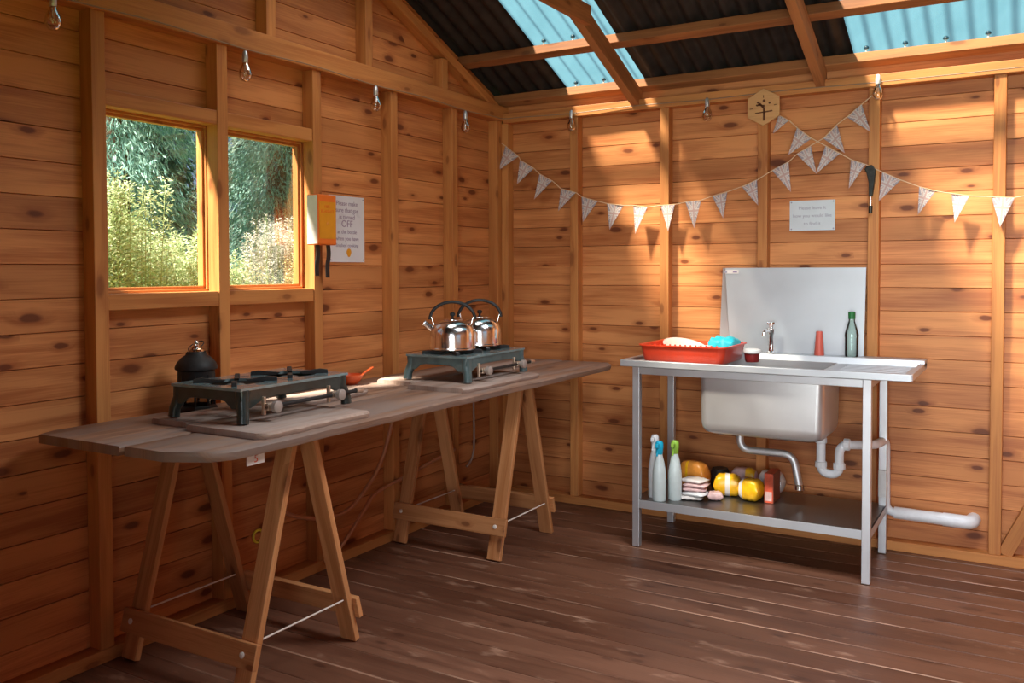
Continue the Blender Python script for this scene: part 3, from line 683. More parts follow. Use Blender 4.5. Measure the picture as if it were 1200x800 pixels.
bw.face([(len(outer) - 1) * n + k for k in range(n)][::-1]); b0 = len(bw.v)
for rr in inner: bw.v += rr
for i in range(len(inner) - 1):
    for k in range(n): bw.face((b0 + i * n + k, b0 + (i + 1) * n + k, b0 + (i + 1) * n + (k + 1) % n, b0 + i * n + (k + 1) % n))
bw.face([b0 + k for k in range(n)]); il = b0 + (len(inner) - 1) * n
for k in range(n): bw.face((k, (k + 1) % n, il + (k + 1) % n, il + k))
bw.build('basin', 'steel_matt', t, smooth=35)
# overflow pipe and its chrome tail
ov = MB().tube(elbow_path([(1.715, -.30, .675), (1.715, -.30, .50), (2.00, -.30, .50), (2.03, -.30, .34)], .06), .020, 12).build('overflow_pipe', 'galv', t, smooth=50)
MB().lathe([(.026, 0), (.026, .022), (.02, .028)], (2.032, -.30, .318), 14).build('pipe_collar', 'chrome', ov, smooth=40)
# low shelf
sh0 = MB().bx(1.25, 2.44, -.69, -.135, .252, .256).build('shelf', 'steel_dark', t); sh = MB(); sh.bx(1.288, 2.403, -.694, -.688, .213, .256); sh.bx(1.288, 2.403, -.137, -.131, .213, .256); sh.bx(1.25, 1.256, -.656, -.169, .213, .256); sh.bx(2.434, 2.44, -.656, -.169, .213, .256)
sh.build('shelf_lip', 'steel', sh0, bevel=.001)
# white waste trap
wt = MB().tube(elbow_path([(2.15, -.35, .66), (2.15, -.35, .43), (2.24, -.35, .43), (2.24, -.35, .585), (2.40, -.30, .59), (2.427, -.10, .585), (2.427, -.082, .205), (2.84, -.085, .20), (2.84, .0, .20)], .05, 6), .0225, 14).build('waste_pipe', 'pvc', t, smooth=50)
for p, rot, r in (((2.15, -.35, .60), 'Z', .029), ((2.15, -.35, .475), 'Z', .03), ((2.24, -.35, .475), 'Z', .03), ((2.275, -.342, .587), 'X', .031)):
    Mx = Matrix.Identity(4) if rot == 'Z' else Matrix.Rotation(math.pi / 2, 4, 'Y'); MB().lathe([(r * .85, -.016), (r, -.013), (r, .013), (r * .85, .016)], p, 10, M=Mx).build('pipe_nut', 'pvc', wt, smooth=30)
MB().tube([(2.47, -.085, .205), (2.52, -.085, .2045), (2.80, -.085, .2005)], .031, 14).build('pipe_sleeve', 'pvc', wt, smooth=50)
MB().tube(elbow_path([(2.70, -.085, .202), (2.83, -.085, .20), (2.835, .0, .20)], .055), .034, 14).build('pipe_elbow', 'pvc', wt, smooth=50)
MB().bx(2.403, 2.443, -.185, -.170, .30, .44).build('pipe_clip', 'whiteplastic', t, bevel=.004)

# splash panel leaning on the wall
t = thing('splash_panel', 'upright stainless steel splashback panel behind the sink', 'panel', (1.93, -.11, SZ + .027))
zb, zt = SZ + .0165, 1.488; yb_, yt_ = -.106, -.077
MB().prism([Vector((1.600, yb_, zb)), Vector((2.315, yb_, zb)), Vector((2.319, yt_, zt)), Vector((1.562, yt_, zt))], (0, .0025, .0003)).build('sheet', 'steel', t)
MB().prism([Vector((1.532, yb_ + .016, zb)), Vector((1.5995, yb_, zb)), Vector((1.5615, yt_, zt)), Vector((1.546, yt_ + .006, zt))], (0, .0025, .0003)).build('folded_edge', 'galv', t)
MB().box((1.566, -.0815, 1.455), (.075, 0, 0), (0, .0022, .022), (0, -.001, 0)).build('maker_label', 'wrapwhite', t)
MB().box((1.558, -.0828, 1.459), (.016, 0, 0), (0, .0015, .013), (0, -.0006, 0)).build('label_mark', 'greyink', t)
MB().box((1.607, -.0828, 1.461), (.024, 0, 0), (0, .0013, .010), (0, -.0006, 0)).build('label_mark', 'ink', t)

# pillar tap
tx, ty, tz = 1.845, -.160, SZ + .0165
t = thing('tap', 'chrome pillar tap standing at the back of the sink', 'tap', (tx, ty, tz))
MB().lathe([(.026, 0), (.026, .006), (.016, .012), (.013, .03), (.013, .10), (.019, .108), (.020, .135), (.012, .142), (.001, .143)], (tx, ty, tz), 18).build('body', 'chrome', t, smooth=40)
MB().tube(smooth_path([(tx - .004, ty, tz + .118), (tx - .01, ty - .05, tz + .128), (tx - .013, ty - .09, tz + .122), (tx - .014, ty - .105, tz + .098)]), .010, 12).build('spout', 'chrome', t, smooth=50)
h = MB()
for s in (-1, 1): h.tube([(tx, ty, tz + .158), (tx + s * .020, ty, tz + .166)], [.008, .009], 10)
h.lathe([(.010, .140), (.012, .155), (.012, .168), (.001, .172)], (tx, ty, tz), 12); h.build('cross_handle', 'chrome', t, smooth=40)

# things on the sink
BKZ = SZ + .0275
t = thing('bottle', 'clear glass bottle with green cap at the right of the splashback', 'bottle', (2.262, -.152, SZ + .0165)); c = (2.262, -.152, SZ + .0165)
MB().lathe([(.0, 0), (.032, 0), (.034, .006), (.034, .10), (.036, .112), (.034, .125), (.029, .145), (.018, .180), (.0155, .187), (.0155, .205), (.0, .205)], c, 24).build('glass', 'bottleglass', t, smooth=40)
MB().lathe([(.0, .198), (.018, .198), (.018, .232), (.016, .236), (.0, .236)], c, 20).build('cap', 'greencap', t, smooth=40)
t = thing('tube', 'small faded red tube standing between tap and green-capped bottle', 'tube', (2.098, -.152, SZ + .0165)); c = (2.098, -.152, SZ + .0165)
MB().lathe([(.0, 0), (.026, 0), (.025, .02), (.018, .108), (.0, .108)], c, 18).build('body', 'capred', t, smooth=40)
MB().lathe([(.017, .108), (.017, .124), (.014, .128), (.0, .128)], c, 18).build('cap', 'capred', t, smooth=40)

# dish rack
t = thing('dish_rack', 'red plastic dish rack tray on the left drainer', 'dish rack', (1.50, -.47, SZ - .0125))
rz0 = SZ - .0125; rx0, rx1, ry0, ry1 = 1.27, 1.735, -.66, -.25; hh = .088
mb = MB(); n = None
def wall_ring(mb, rings):
    n = len(rings[0]); b = len(mb.v)
    for r in rings: mb.v += r
    for i in range(len(rings) - 1):
        for k in range(n): mb.face((b + i * n + k, b + i * n + (k + 1) % n, b + (i + 1) * n + (k + 1) % n, b + (i + 1) * n + k))
    return b, n
R_ = [rrect(rx0 + .022, rx1 - .022, ry0 + .022, ry1 - .022, .03, rz0), rrect(rx0 + .016, rx1 - .016, ry0 + .016, ry1 - .016, .035, rz0 + .01), rrect(rx0, rx1, ry0, ry1, .045, rz0 + hh - .004), rrect(rx0 - .010, rx1 + .010, ry0 - .010, ry1 + .010, .05, rz0 + hh - .002),
      rrect(rx0 - .010, rx1 + .010, ry0 - .010, ry1 + .010, .05, rz0 + hh + .004), rrect(rx0 + .006, rx1 - .006, ry0 + .006, ry1 - .006, .04, rz0 + hh + .003), rrect(rx0 + .022, rx1 - .022, ry0 + .022, ry1 - .022, .03, rz0 + .012)]
b_, n_ = wall_ring(mb, R_); mb.face([b_ + k for k in range(n_)][::-1]); mb.face([b_ + 6 * n_ + k for k in range(n_)]); mb.build('tray', 'red', t, smooth=40)
for k in range(14): MB().bar((rx0 + .05 + k * .028, ry0 + .04, rz0 + .01), (rx0 + .05 + k * .028, ry0 + .04, rz0 + .095), (.007, 0, 0), (0, .007, 0)).build('peg', 'red', t)
c = (1.435, -.42, rz0 + .02)
t = thing('plate', 'pale pink plate lying in the red dish rack', 'plate', c)
Mx = Matrix.Rotation(math.radians(14), 4, 'Y') @ Matrix.Rotation(math.radians(10), 4, 'X'); MB().lathe([(.0, .03), (.07, .03), (.12, .055), (.122, .058), (.118, .059), (.068, .038), (.0, .036)], c, 32, M=Mx).build('dish', 'pink', t, smooth=40)
o = MB().lathe([(.0, 0), (.034, 0), (.038, .075), (.036, .075), (.032, .006), (.0, .006)], (1.60, -.555, rz0 + .014), 20).build('cup', 'wrapwhite', smooth=40, base=(1.60, -.555, rz0 + .014)); tag(o, 'white cup standing in the rack between pink plate and blue cloth', 'cup')
mb = MB(); nx_, ny_ = 10, 8; zc = rz0 + .085
for lay in (0, 1):
    for j in range(ny_ + 1):
        for i in range(nx_ + 1):
            u_, v_ = i / nx_, j / ny_; e = min(u_, 1 - u_, v_, 1 - v_); mb.v.append((1.585 + u_ * .135, -.46 + v_ * .15, rz0 + .014 + (.108 + .01 * math.sin(i * 1.3) * math.cos(j) - .02 * (e < .06)) * (1 if lay else 0)))
S = (nx_ + 1) * (ny_ + 1)
for lay in (0, 1):
    for j in range(ny_):
        for i in range(nx_):
            a = lay * S + j * (nx_ + 1) + i; q = (a, a + 1, a + nx_ + 2, a + nx_ + 1); mb.face(q if lay else q[::-1])
for i in range(nx_):
    mb.face((i, i + 1, S + i + 1, S + i)); a = ny_ * (nx_ + 1) + i; mb.face((a + 1, a, S + a, S + a + 1))
for j in range(ny_):
    a = j * (nx_ + 1); mb.face((a + nx_ + 1, a, S + a, S + a + nx_ + 1)); a += nx_; mb.face((a, a + nx_ + 1, S + a + nx_ + 1, S + a))
tag(mb.build('cloth', 'cyan', smooth=60), 'folded bright blue cloth in the right of the dish rack', 'cloth')
c = (1.795, -.36, SZ - .0155)
t = thing('mug', 'small dark red mug with white rim beside the dish rack', 'mug', c)
MB().lathe([(.0, 0), (.034, 0), (.038, .01), (.04, .045), (.036, .045), (.034, .01), (.0, .008)], c, 22).build('body', 'darkred', t, smooth=40)
MB().lathe([(.0, .046), (.046, .046), (.05, .052), (.048, .064), (.03, .07), (.0, .07)], c, 22).build('saucer_lid', 'whiteplastic', t, smooth=40)

# ------------------------------------------------------------ on the shelf
SHZ = .2565
def spray(label, x, y, body, cap, tall):
    c = (x, y, SHZ); t = thing('spray_bottle', label, 'bottle', c, 'cleaning spray bottles on the low shelf'); h = tall
    MB().lathe([(.0, 0), (.034, 0), (.036, .008), (.036, h * .42), (.034, h * .5), (.024, h * .68), (.017, h * .76), (.016, h * .80), (.0, h * .80)], c, 22).build('body', body, t, smooth=40)
    hd = MB().lathe([(.017, h * .78), (.019, h * .79), (.019, h * .86), (.021, h * .89), (.021, h * .97), (.014, h), (.0, h)], c, 18).build('trigger_head', cap, t, smooth=40)
    MB().bx(x - .009, x + .009, y - .045, y - .015, SHZ + h * .90, SHZ + h * .97).build('nozzle', cap, hd, bevel=.004)
    MB().bar((x, y - .024, SHZ + h * .89), (x, y - .036, SHZ + h * .76), (.010, 0, 0), (0, .006, 0)).build('trigger', cap, hd, bevel=.002)
spray('white spray bottle with pale cap, leftmost on the shelf', 1.335, -.585, 'spray_white', 'spray_white', .335)
spray('frosted spray bottle with bright blue head', 1.383, -.645, 'spray_grey', 'spray_blue', .315)
spray('frosted spray bottle with lime green head', 1.450, -.590, 'spray_grey', 'spray_green', .315)
def pillow(label, nm, cat, c, sx, sy, sz, mats, rz=0, group=None, stripe=None, pinch=.82):
    """a soft flow-wrapped packet with crimped ends"""
    mb = MB(); nu, nv = 12, 14; x0 = len(mb.v)
    for i in range(nu + 1):
        f = i / nu * 2 - 1; w = (1 - abs(f) ** 6 * (1 - pinch)); hgt = max(.06, (1 - abs(f) ** 5)) ** .6
        for k in range(nv):
            a = 2 * math.pi * k / nv; ca, sa = math.cos(a), math.sin(a); ex = lambda q: math.copysign(abs(q) ** .55, q)
            mb.v.append((f * sx / 2, ex(ca) * sy / 2 * (1 if hgt > .2 else .95), sz / 2 + ex(sa) * sz / 2 * hgt + .002 * math.sin(i * 2.1 + k)))
    for i in range(nu):
        for k in range(nv):
            k2 = (k + 1) % nv; f = (i + .5) / nu; mb.face((i * nv + k, i * nv + k2, (i + 1) * nv + k2, (i + 1) * nv + k), None, 1 if stripe and stripe[0] < f < stripe[1] else 0)
    mb.face([k for k in range(nv)][::-1]); mb.face([nu * nv + k for k in range(nv)])
    lo = min(p[2] for p in mb.v); mb.v = [(a, b, q - lo + .0004) for a, b, q in mb.v]
    o = mb.build(nm, mats, base=(0, 0, 0), smooth=50); o.location = c; o.rotation_euler = (0, 0, rz); return tag(o, label, cat, group)
pillow('yellow food packet with white strip, left front of the pair', 'food_packet', 'packet', (1.670, -.370, SHZ), .148, .10, .116, ['yellow', 'wrapwhite'], .25, 'packets on the low shelf', (.45, .58))
pillow('yellow food packet with white end, touching the red box', 'food_packet', 'packet', (1.808, -.41, SHZ), .116, .10, .116, ['yellow', 'wrapwhite'], -.2, 'packets on the low shelf', (.12, .24))
pillow('pale topped packet behind the left yellow one', 'food_packet', 'packet', (1.715, -.215, SHZ), .15, .09, .125, ['wrappink', 'yellow'], .1, 'packets on the low shelf', (.6, .95))
pillow('pale packet behind the right yellow one', 'food_packet', 'packet', (1.868, -.225, SHZ), .13, .09, .13, ['wrapwhite', 'wrappink'], -.1, 'packets on the low shelf', (.5, .9))
pillow('orange and brown food packet behind the green spray bottle', 'food_packet', 'packet', (1.475, -.36, SHZ), .17, .09, .165, ['wraporange', 'yellow'], -.2, 'packets on the low shelf', (.3, .45))
for k, (dx, dy, rz, mm, w) in enumerate(((0, 0, .25, 'wrapwhite', 'lowest of its stack'), (.022, .004, -.12, 'spray_white', 'second from the bottom of its stack'), (.012, .018, .3, 'wrappink', 'third from the bottom of its stack'), (.02, .02, .05, 'wrappink', 'second from the top of its stack'), (.008, .03, -.2, 'wrapwhite', 'topmost of its stack'))):
    pillow('flat pale wipes packet beside the spray bottles, ' + w, 'wipes_packet', 'packet', (1.522 + dx, -.535 + dy, SHZ + k * .0212), .125, .10, .020, [mm], rz, 'flat packets in the shelf stack')
o = MB().lathe([(.0, 0), (.045, 0), (.05, .02), (.05, .10), (.042, .118), (.0, .118)], (1.590, -.25, SHZ), 20).build('tin', 'iron', smooth=40, base=(1.590, -.25, SHZ)); tag(o, 'dark tin between the orange packet and yellow packets', 'tin')
o = pillow('small pink packet lying before the dark tin', 'small_packet', 'packet', (1.640, -.50, SHZ), .08, .06, .045, ['wrappink'], .4)
t = thing('food_box', 'red food box with brown side right of the yellow packets', 'box', (1.90, -.35, SHZ))
MB().bx(1.880, 1.925, -.425, -.285, SHZ + .0005, SHZ + .155).build('carton', 'boxred', t, bevel=.002)
MB().bx(1.925, 1.928, -.424, -.286, SHZ + .001, SHZ + .154).build('side_panel', 'boxbrown', t)
MB().bx(1.884, 1.920, -.4265, -.425, SHZ + .012, SHZ + .06).build('front_print', 'wrappink', t)

# ------------------------------------------------------------ wall things
t = thing('fire_blanket_case', 'orange fire blanket case on the post right of the windows', 'case', (.12, -1.83, 1.60))
cx0, cx1, cy0, cy1, cz0, cz1 = .072, .145, -1.895, -1.765, 1.603, 1.845
MB().bx(cx0, cx1, cy0, cy1, cz0, cz1).build('case', 'boxorange', t, bevel=.006)
MB().bx(cx1, cx1 + .0012, cy0 + .008, cy1 - .006, cz0 + .03, cz1 - .035).build('front_label', 'boxamber', t)
MB().box((cx0 + .004, cy0 - .001, cz0 + .005), (.064, 0, 0), (0, 0, .232), (0, .0012, 0)).build('lit_side', 'wrapwhite', t)  # window light on the side of the case put in as a white panel
MB().prism([Vector((cx1 + .0012, -1.84 + a, 1.70 + b)) for a, b in ((.0, 0), (.022, .004), (.012, .012), (.012, .024), (.004, .010))], (.0006, 0, 0)).build('flame_mark', 'wraporange', t)
text('FIRE\nBLANKET', t, (cx1 + .0016, -1.83, 1.775), .022, RX, 'boxorange')
for yy, bot_ in ((-1.865, 1.455), (-1.79, 1.445)):
    pts = smooth_path([(.110, yy, 1.612), (.112, yy + .004, 1.56), (.11, yy - .004, 1.50), (.106, yy + .002, bot_)]); mb = MB(); b = len(mb.v)
    for p in pts:
        for dx, dy in ((-.002, -.013), (.002, -.013), (.002, .013), (-.002, .013)): mb.v.append((p[0] + dx, p[1] + dy, p[2]))
    for i in range(len(pts) - 1):
        for k in range(4): mb.face((b + i * 4 + k, b + i * 4 + (k + 1) % 4, b + (i + 1) * 4 + (k + 1) % 4, b + (i + 1) * 4 + k))
    mb.face((b, b + 1, b + 2, b + 3)); e = b + (len(pts) - 1) * 4; mb.face((e + 3, e + 2, e + 1, e)); mb.build('pull_strap', 'blackplastic', t)
t = thing('notice', 'white paper notice with purple writing and amber drop, beside the orange case', 'notice', (.012, -1.51, 1.52))
MB().bx(.004, .006, -1.665, -1.39, 1.523, 1.864).build('sheet', 'paper', t)
for k, (s_, sz_) in enumerate((('Please make', .034), ('sure that gas', .034), ('is turned', .034), ('OFF', .05), ('at the bottle', .03), ('when you have', .03), ('finished cooking', .027))):
    text(s_, t, (.0065, -1.527, 1.825 - k * .035 - (.006 if k > 3 else 0)), sz_, RX, 'ink')
MB().prism([Vector((.0062, -1.515 + .019 * math.cos(a) * (1 if math.sin(a) > -.3 else .8), 1.572 + .022 * math.sin(a))) for a in [2 * math.pi * k / 16 for k in range(16)]], (.0006, 0, 0)).build('amber_drop', 'sunlogo', t)
for y_, z_ in ((-1.655, 1.535), (-1.40, 1.535), (-1.40, 1.852)): MB().lathe([(.004, 0), (.003, .002), (.0, .003)], (.006, y_, z_), 8, M=Matrix.Rotation(math.pi / 2, 4, 'Y')).build('pin', 'greyink', t)
t = thing('sign', 'small white notice screwed to the wall above the splashback', 'sign', (2.026, -.006, 1.69))
MB().bx(1.905, 2.147, -.008, -.004, 1.693, 1.859).build('plate', 'papergreen', t, bevel=.001)
for k, s_ in enumerate(('Please leave it', 'how you would like', 'to find it')): text(s_, t, (2.026, -.0083, 1.817 - k * .043), .026, RY, 'greyink')
for x, z in ((1.914, 1.85), (2.138, 1.85), (1.914, 1.702), (2.138, 1.702)): MB().lathe([(.0045, 0), (.004, .002), (.0, .003)], (x, -.008, z), 8, M=Matrix.Rotation(math.pi / 2, 4, 'X')).build('screw', 'greyink', t)

# hexagonal plaque
t = thing('plaque', 'pale hexagonal wooden plaque with a burnt tree, top of the sink wall', 'plaque', (1.781, -.105, 2.28))
hc = Vector((1.783, 0, 2.376)); hr = .103
MB().prism([(hc.x + hr * math.sin(math.radians(60 * k)) * .99, -.115, hc.z + hr * math.cos(math.radians(60 * k))) for k in range(6)][::-1], (0, .018, 0)).build('board', 'plaque', t, bevel=.002)
eng = MB(); Y = -.1155
def stroke(a, b, w):
    a, b = Vector((hc.x + a[0], Y, hc.z + a[1])), Vector((hc.x + b[0], Y, hc.z + b[1])); eng.bar(a, b, (b - a).normalized().cross(Vector((0, 1, 0))) * w, (0, .001, 0))
stroke((.004, -.075), (.004, -.003), .012); stroke((-.045, -.032), (.05, -.024), .007); stroke((.002, -.005), (-.022, .022), .011); stroke((.0, .008), (-.03, .012), .007); stroke((-.02, .02), (-.034, .008), .008); stroke((.003, 0), (.003, .012), .008); stroke((0, .065), (.001, .05), .004); stroke((-.075, -.006), (-.058, -.005), .004); stroke((.058, .006), (.072, .008), .004)
for x, z, r in ((.004, .034), (.034, .022), (-.034, .024)) if False else ((.004, .034, .008), (.034, .020, .006), (-.030, .026, .006), (-.036, .012, .005)):
    eng.prism([(hc.x + x + r * math.cos(a), Y - .0005, hc.z + z + r * math.sin(a)) for a in [2 * math.pi * k / 10 for k in range(10)]], (0, .001, 0))
eng.build('burnt_tree', 'burnt', t)
# black tool on the post
t = thing('lighter', 'long black gas lighter hung on the post right of the notice', 'lighter', (2.34, -.09, 1.78))
MB().prism([(2.318, -.098, 2.02), (2.308, -.098, 2.005), (2.318, -.098, 1.985), (2.330, -.098, 1.93), (2.330, -.098, 1.86), (2.350, -.098, 1.86), (2.360, -.098, 1.94), (2.364, -.098, 2.0), (2.345, -.098, 2.026)][::-1], (0, .022, 0)).build('grip', 'tool', t, bevel=.004)
MB().tube([(2.340, -.087, 1.865), (2.3395, -.087, 1.81)], .008, 10).build('stem', 'chrome', t, smooth=50)
MB().tube([(2.3395, -.087, 1.812), (2.339, -.087, 1.772)], [.011, .009], 10).build('tip', 'tool', t, smooth=50)

# ------------------------------------------------------------ bunting
FA = [((0.107, 2.284), (0.203, 2.211), (0.058, 2.129)), ((0.219, 2.185), (0.313, 2.13), (0.203, 2.033)), ((0.357, 2.09), (0.449, 2.041), (0.331, 1.928)), ((0.509, 1.99), (0.617, 1.958), (0.5, 1.849)), ((0.658, 1.93), (0.763, 1.899), (0.67, 1.776)), ((0.831, 1.881), (0.933, 1.867), (0.854, 1.722)), ((0.999, 1.864), (1.092, 1.85), (1.022, 1.694)), ((1.173, 1.857), (1.263, 1.859), (1.226, 1.705)), ((1.33, 1.871), (1.418, 1.877), (1.385, 1.718)), ((1.488, 1.899), (1.573, 1.919), (1.558, 1.769)), ((1.656, 1.944), (1.744, 1.978), (1.755, 1.835)), ((1.827, 2.025), (1.915, 2.067), (1.932, 1.902)), ((1.96, 2.106), (2.032, 2.147), (2.067, 1.993)), ((2.098, 2.181), (2.168, 2.25), (2.213, 2.093)), ((2.218, 2.285), (2.292, 2.345), (2.339, 2.196))]
FB = [((1.861, 2.326), (1.916, 2.293), (1.834, 2.225)), ((1.962, 2.247), (2.035, 2.186), (1.918, 2.102)), ((2.11, 2.14), (2.185, 2.093), (2.067, 1.991)), ((2.241, 2.058), (2.314, 2.027), (2.234, 1.905)), ((2.397, 1.982), (2.484, 1.937), (2.382, 1.832)), ((2.573, 1.898), (2.648, 1.872), (2.57, 1.754)), ((2.722, 1.856), (2.803, 1.84), (2.739, 1.71)), ((2.9, 1.831), (2.999, 1.823), (2.939, 1.683))]
def flag(parent, A, B, P, y, ph):
    A, B, P = (Vector((q[0], 0, q[1])) for q in (A, B, P)); n = 26; mb = MB(); rows = []
    for i in range(n + 1):
        r = []
        for j in range(n + 1 - i):
            s, tt = (j / (n - i) if n > i else .5), i / n; p = (A * (1 - s) + B * s) * (1 - tt) + P * tt; r.append(len(mb.v)); mb.v.append((p.x, y - .018 * tt * (1 - .3 * math.cos(ph)) - .008 * math.sin(s * math.pi + ph) * (1 - tt), p.z))
        rows.append(r)
    def colr(i, j, half):
        tt = (i + .5) / n; x = ((j + .5) / max(1, n - i) - .5) * (1 - tt); yy = (tt - .36) * 1.35; c1, c2 = abs(x), abs(yy); dg = abs(abs(x) * 1.05 - abs(yy) * .8)
        if c1 < .045 or c2 < .05: return 2
        if c1 < .10 or c2 < .11: return 0
        if dg < .035: return 2
        if dg < .10: return 0
        return 1
    for i in range(n):
        for j in range(n - i):
            mb.face((rows[i][j], rows[i][j + 1], rows[i + 1][j]), None, colr(i, j, 0))
            if j + 1 < n - i: mb.face((rows[i][j + 1], rows[i + 1][j + 1], rows[i + 1][j]), None, colr(i, j, 1))
    o = mb.build('flag', ['flagwhite', 'flagblue', 'flagred'], parent); md = o.modifiers.new('cloth', 'SOLIDIFY'); md.thickness = .0012
def bunting(label, fl, y, start, end):
    t = thing('bunting', label, 'bunting', (fl[len(fl) // 2][0][0], y, fl[len(fl) // 2][0][1]), 'union flag bunting on the sink wall')
    pts = [start] + [q for f in fl for q in f[:2]] + [end]
    MB().tube([(q[0], y + .001, q[1] + .002) for q in pts], .0028, 6).build('string', 'string', t)
    for k, f in enumerate(fl): flag(t, f[0], f[1], f[2], y, k * 1.7)
bunting('long string of small union flag bunting from the room corner to the right bulb', FA, -.086, (.075, 2.305), (2.354, 2.394))
bunting('string of union flag bunting from the hexagonal plaque towards the right', FB, -.094, (1.858, 2.330), (3.45, 1.90))

# ------------------------------------------------------------ festoon lights
t = thing('festoon_lights', 'string of clear bulbs along the tops of both walls', 'string lights', (.09, -.09, 2.42))
BUL = [(.092, -3.174, 2.385), (.092, -2.289, 2.365), (.092, -1.392, 2.37), (.092, -.538, 2.37), (.589, -.094, 2.395), (1.457, -.094, 2.385), (2.371, -.094, 2.415)]
pts = []
for k, b in enumerate(BUL):
    top = (b[0], b[1], 2.45 if k < 4 else 2.452)
    pts.append(top)
    if k < 3: pts.append((.088, (b[1] + BUL[k + 1][1]) / 2, 2.462))
    elif k == 3: pts += [(.09, -.25, 2.462), (.10, -.10, 2.462), (.25, -.088, 2.462)]
    elif k < 6: pts.append(((b[0] + BUL[k + 1][0]) / 2, -.088, 2.460))
MB().tube(smooth_path([(.09, -3.9, 2.46)] + pts + [(3.2, -.09, 2.455), (4.0, -.09, 2.46)], 5), .003, 6).build('cable', 'cable', t)
for k, b in enumerate(BUL):
    x, y, z = b; s = MB().lathe([(.005, .088), (.011, .08), (.013, .06), (.013, .04), (.011, .036)], (x, y, z - .01), 14).build('lamp_holder', 'whiteplastic' if k == 6 else 'galv', t, smooth=40)
    MB().lathe([(.012, .036), (.014, .028), (.024, .008), (.0285, -.012), (.026, -.028), (.016, -.042), (.0, -.046)], (x, y, z - .012), 20).build('glass_bulb', 'bulb', s, smooth=60)
    MB().tube([(x - .006, y, z + .02), (x - .004, y, z - .012), (x + .004, y, z - .012), (x + .006, y, z + .02)], .0012, 5).build('filament', 'brass', s)

# ------------------------------------------------------------ outside the windows
mb = MB(); mb.bx(-40, 30, -40, 40, -.35, -.30); o = mb.build('lawn', 'grass'); tag(o, 'grassy ground outside the shed', 'ground', None, 'structure')
def leaves(n, gen, length, width, droop, mat, name, parent):
    """n small leaf blades; gen(k) -> points, outward directions"""
    P, D = gen(n); D = D / np.linalg.norm(D, axis=1, keepdims=True); D[:, 2] -= droop; D /= np.linalg.norm(D, axis=1, keepdims=True)
    S = np.cross(D, rng.normal(size=(n, 3))); S /= np.linalg.norm(S, axis=1, keepdims=True); ln = length * rng.uniform(.6, 1.4, (n, 1)); wd = width * rng.uniform(.6, 1.4, (n, 1))
    V = np.stack([P, P + D * ln * .5 + S * wd, P + D * ln, P + D * ln * .5 - S * wd], 1).reshape(-1, 3) - np.array(OFF[parent.name]); me = bpy.data.meshes.new(name)
    me.vertices.add(4 * n); me.vertices.foreach_set('co', V.astype(np.float32).ravel()); me.loops.add(4 * n); me.loops.foreach_set('vertex_index', np.arange(4 * n, dtype=np.int32))
    me.polygons.add(n); me.polygons.foreach_set('loop_start', np.arange(0, 4 * n, 4, dtype=np.int32)); me.materials.append(MT[mat]); me.update(calc_edges=True); me.validate()
    o = bpy.data.objects.new(name, me); COL.objects.link(o); o.parent = parent; OFF[o.name] = OFF[parent.name]; return o
def conifer(label, x, y, h, r, n, mat):
    t = thing('conifer_tree', label, 'tree', (x, y, -.3), 'evergreen trees outside the windows')
    MB().tube([(x, y, -.3), (x, y, h * .5), (x, y, h * .95)], [.16, .11, .03], 10).build('trunk', 'bark', t, smooth=60)
    cl = 260; fz = rng.uniform(0, 1, cl); az = rng.uniform(0, 2 * math.pi, cl); rad = r * (1 - fz * .75) * rng.uniform(.55, 1.05, cl)
    C = np.stack([x + rad * np.cos(az), y + rad * np.sin(az), -.1 + fz * h], 1)
    def gen(n):
        k = rng.integers(0, cl, n); tt = rng.uniform(0, 1, n); ax = np.stack([np.cos(az[k]), np.sin(az[k]), -.75 + 0 * tt], 1); P = C[k] + ax * (tt[:, None] - .5) * .75 + rng.normal(size=(n, 3)) * (.10, .10, .09); D = ax + rng.normal(size=(n, 3)) * .6; return P, D
    leaves(n, gen, *((.085, .0065) if x > -7 else (.15, .024)), .35, mat, 'foliage', t)
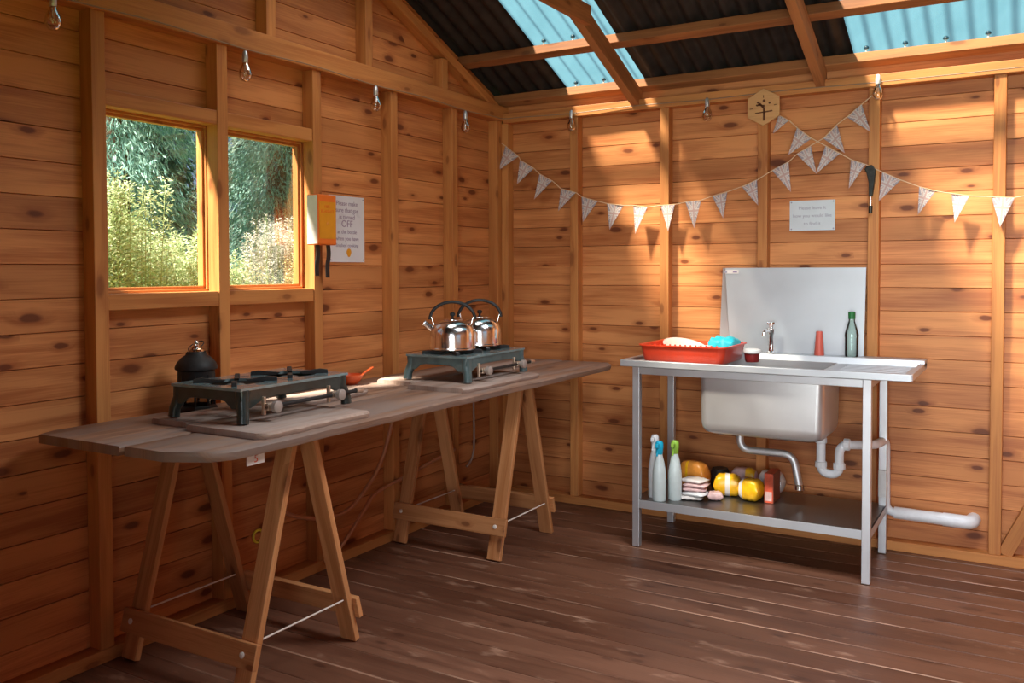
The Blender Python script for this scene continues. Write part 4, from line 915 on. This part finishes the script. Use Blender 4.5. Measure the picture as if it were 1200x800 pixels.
def shrub(label, x, y, h, r, n, mat, cat='shrub', stems=80):
    t = thing('shrub', label, cat, (x, y, -.3), 'bushes outside the windows'); az = rng.uniform(0, 2 * math.pi, stems); lean = rng.uniform(.05, .5, stems); hs = h * rng.uniform(.80, 1.02, stems); bx0 = rng.uniform(-1, 1, size=(stems, 2)) * r * .62
    mb = MB()
    tips = np.stack([x + bx0[:, 0] + np.cos(az) * lean * r, y + bx0[:, 1] + np.sin(az) * lean * r, hs], 1); roots = np.stack([x + bx0[:, 0], y + bx0[:, 1], np.full(stems, -.3)], 1)
    for a, b in zip(roots, tips): mb.tube([tuple(a), tuple(a * .45 + b * .55), tuple(b)], [.006, .004, .002], 5)
    mb.build('stems', 'stem', t)
    def gen(n):
        k = rng.integers(0, stems, n); tt = rng.uniform(.12, 1, n) ** .8; P = roots[k] + (tips - roots)[k] * tt[:, None]; a = rng.uniform(0, 2 * math.pi, n); out = np.stack([np.cos(a), np.sin(a), rng.uniform(-.1, .9, n)], 1); q = rng.uniform(0, .17, n) * (1.2 - tt); return P + out * q[:, None], out + rng.normal(size=(n, 3)) * .3
    leaves(n, gen, .034, .0055, .1, mat, 'foliage', t)
conifer('blue-green drooping conifer filling the left window', -5.3, .95, 7.5, 1.0, 90000, 'conifer')
conifer('green drooping conifer in the left half of the right window', -5.1, 3.05, 7.5, .78, 66000, 'conifer')
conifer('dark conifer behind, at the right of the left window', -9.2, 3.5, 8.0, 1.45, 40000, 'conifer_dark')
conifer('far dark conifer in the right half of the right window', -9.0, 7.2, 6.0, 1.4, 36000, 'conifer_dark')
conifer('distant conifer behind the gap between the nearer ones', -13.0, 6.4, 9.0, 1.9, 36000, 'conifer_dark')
shrub('tall pale green bush at the left of the left window', -2.6, -1.12, 2.16, .36, 34000, 'shrub')
shrub('pale green bush in the middle of the left window', -2.75, -.52, 1.80, .38, 34000, 'shrub')
shrub('pale green bush at the right of the left window', -2.9, .10, 1.62, .38, 32000, 'shrub')
shrub('dry yellow bush low in the left part of the right window', -3.0, .66, 1.55, .30, 9000, 'shrub_dry')
shrub('white flowering bush at the right of the right window', -3.7, 1.65, 1.98, .38, 30000, 'shrub_white')
shrub('dry straw coloured bush before the white flowers', -2.85, 1.22, 1.62, .30, 10000, 'shrub_dry')
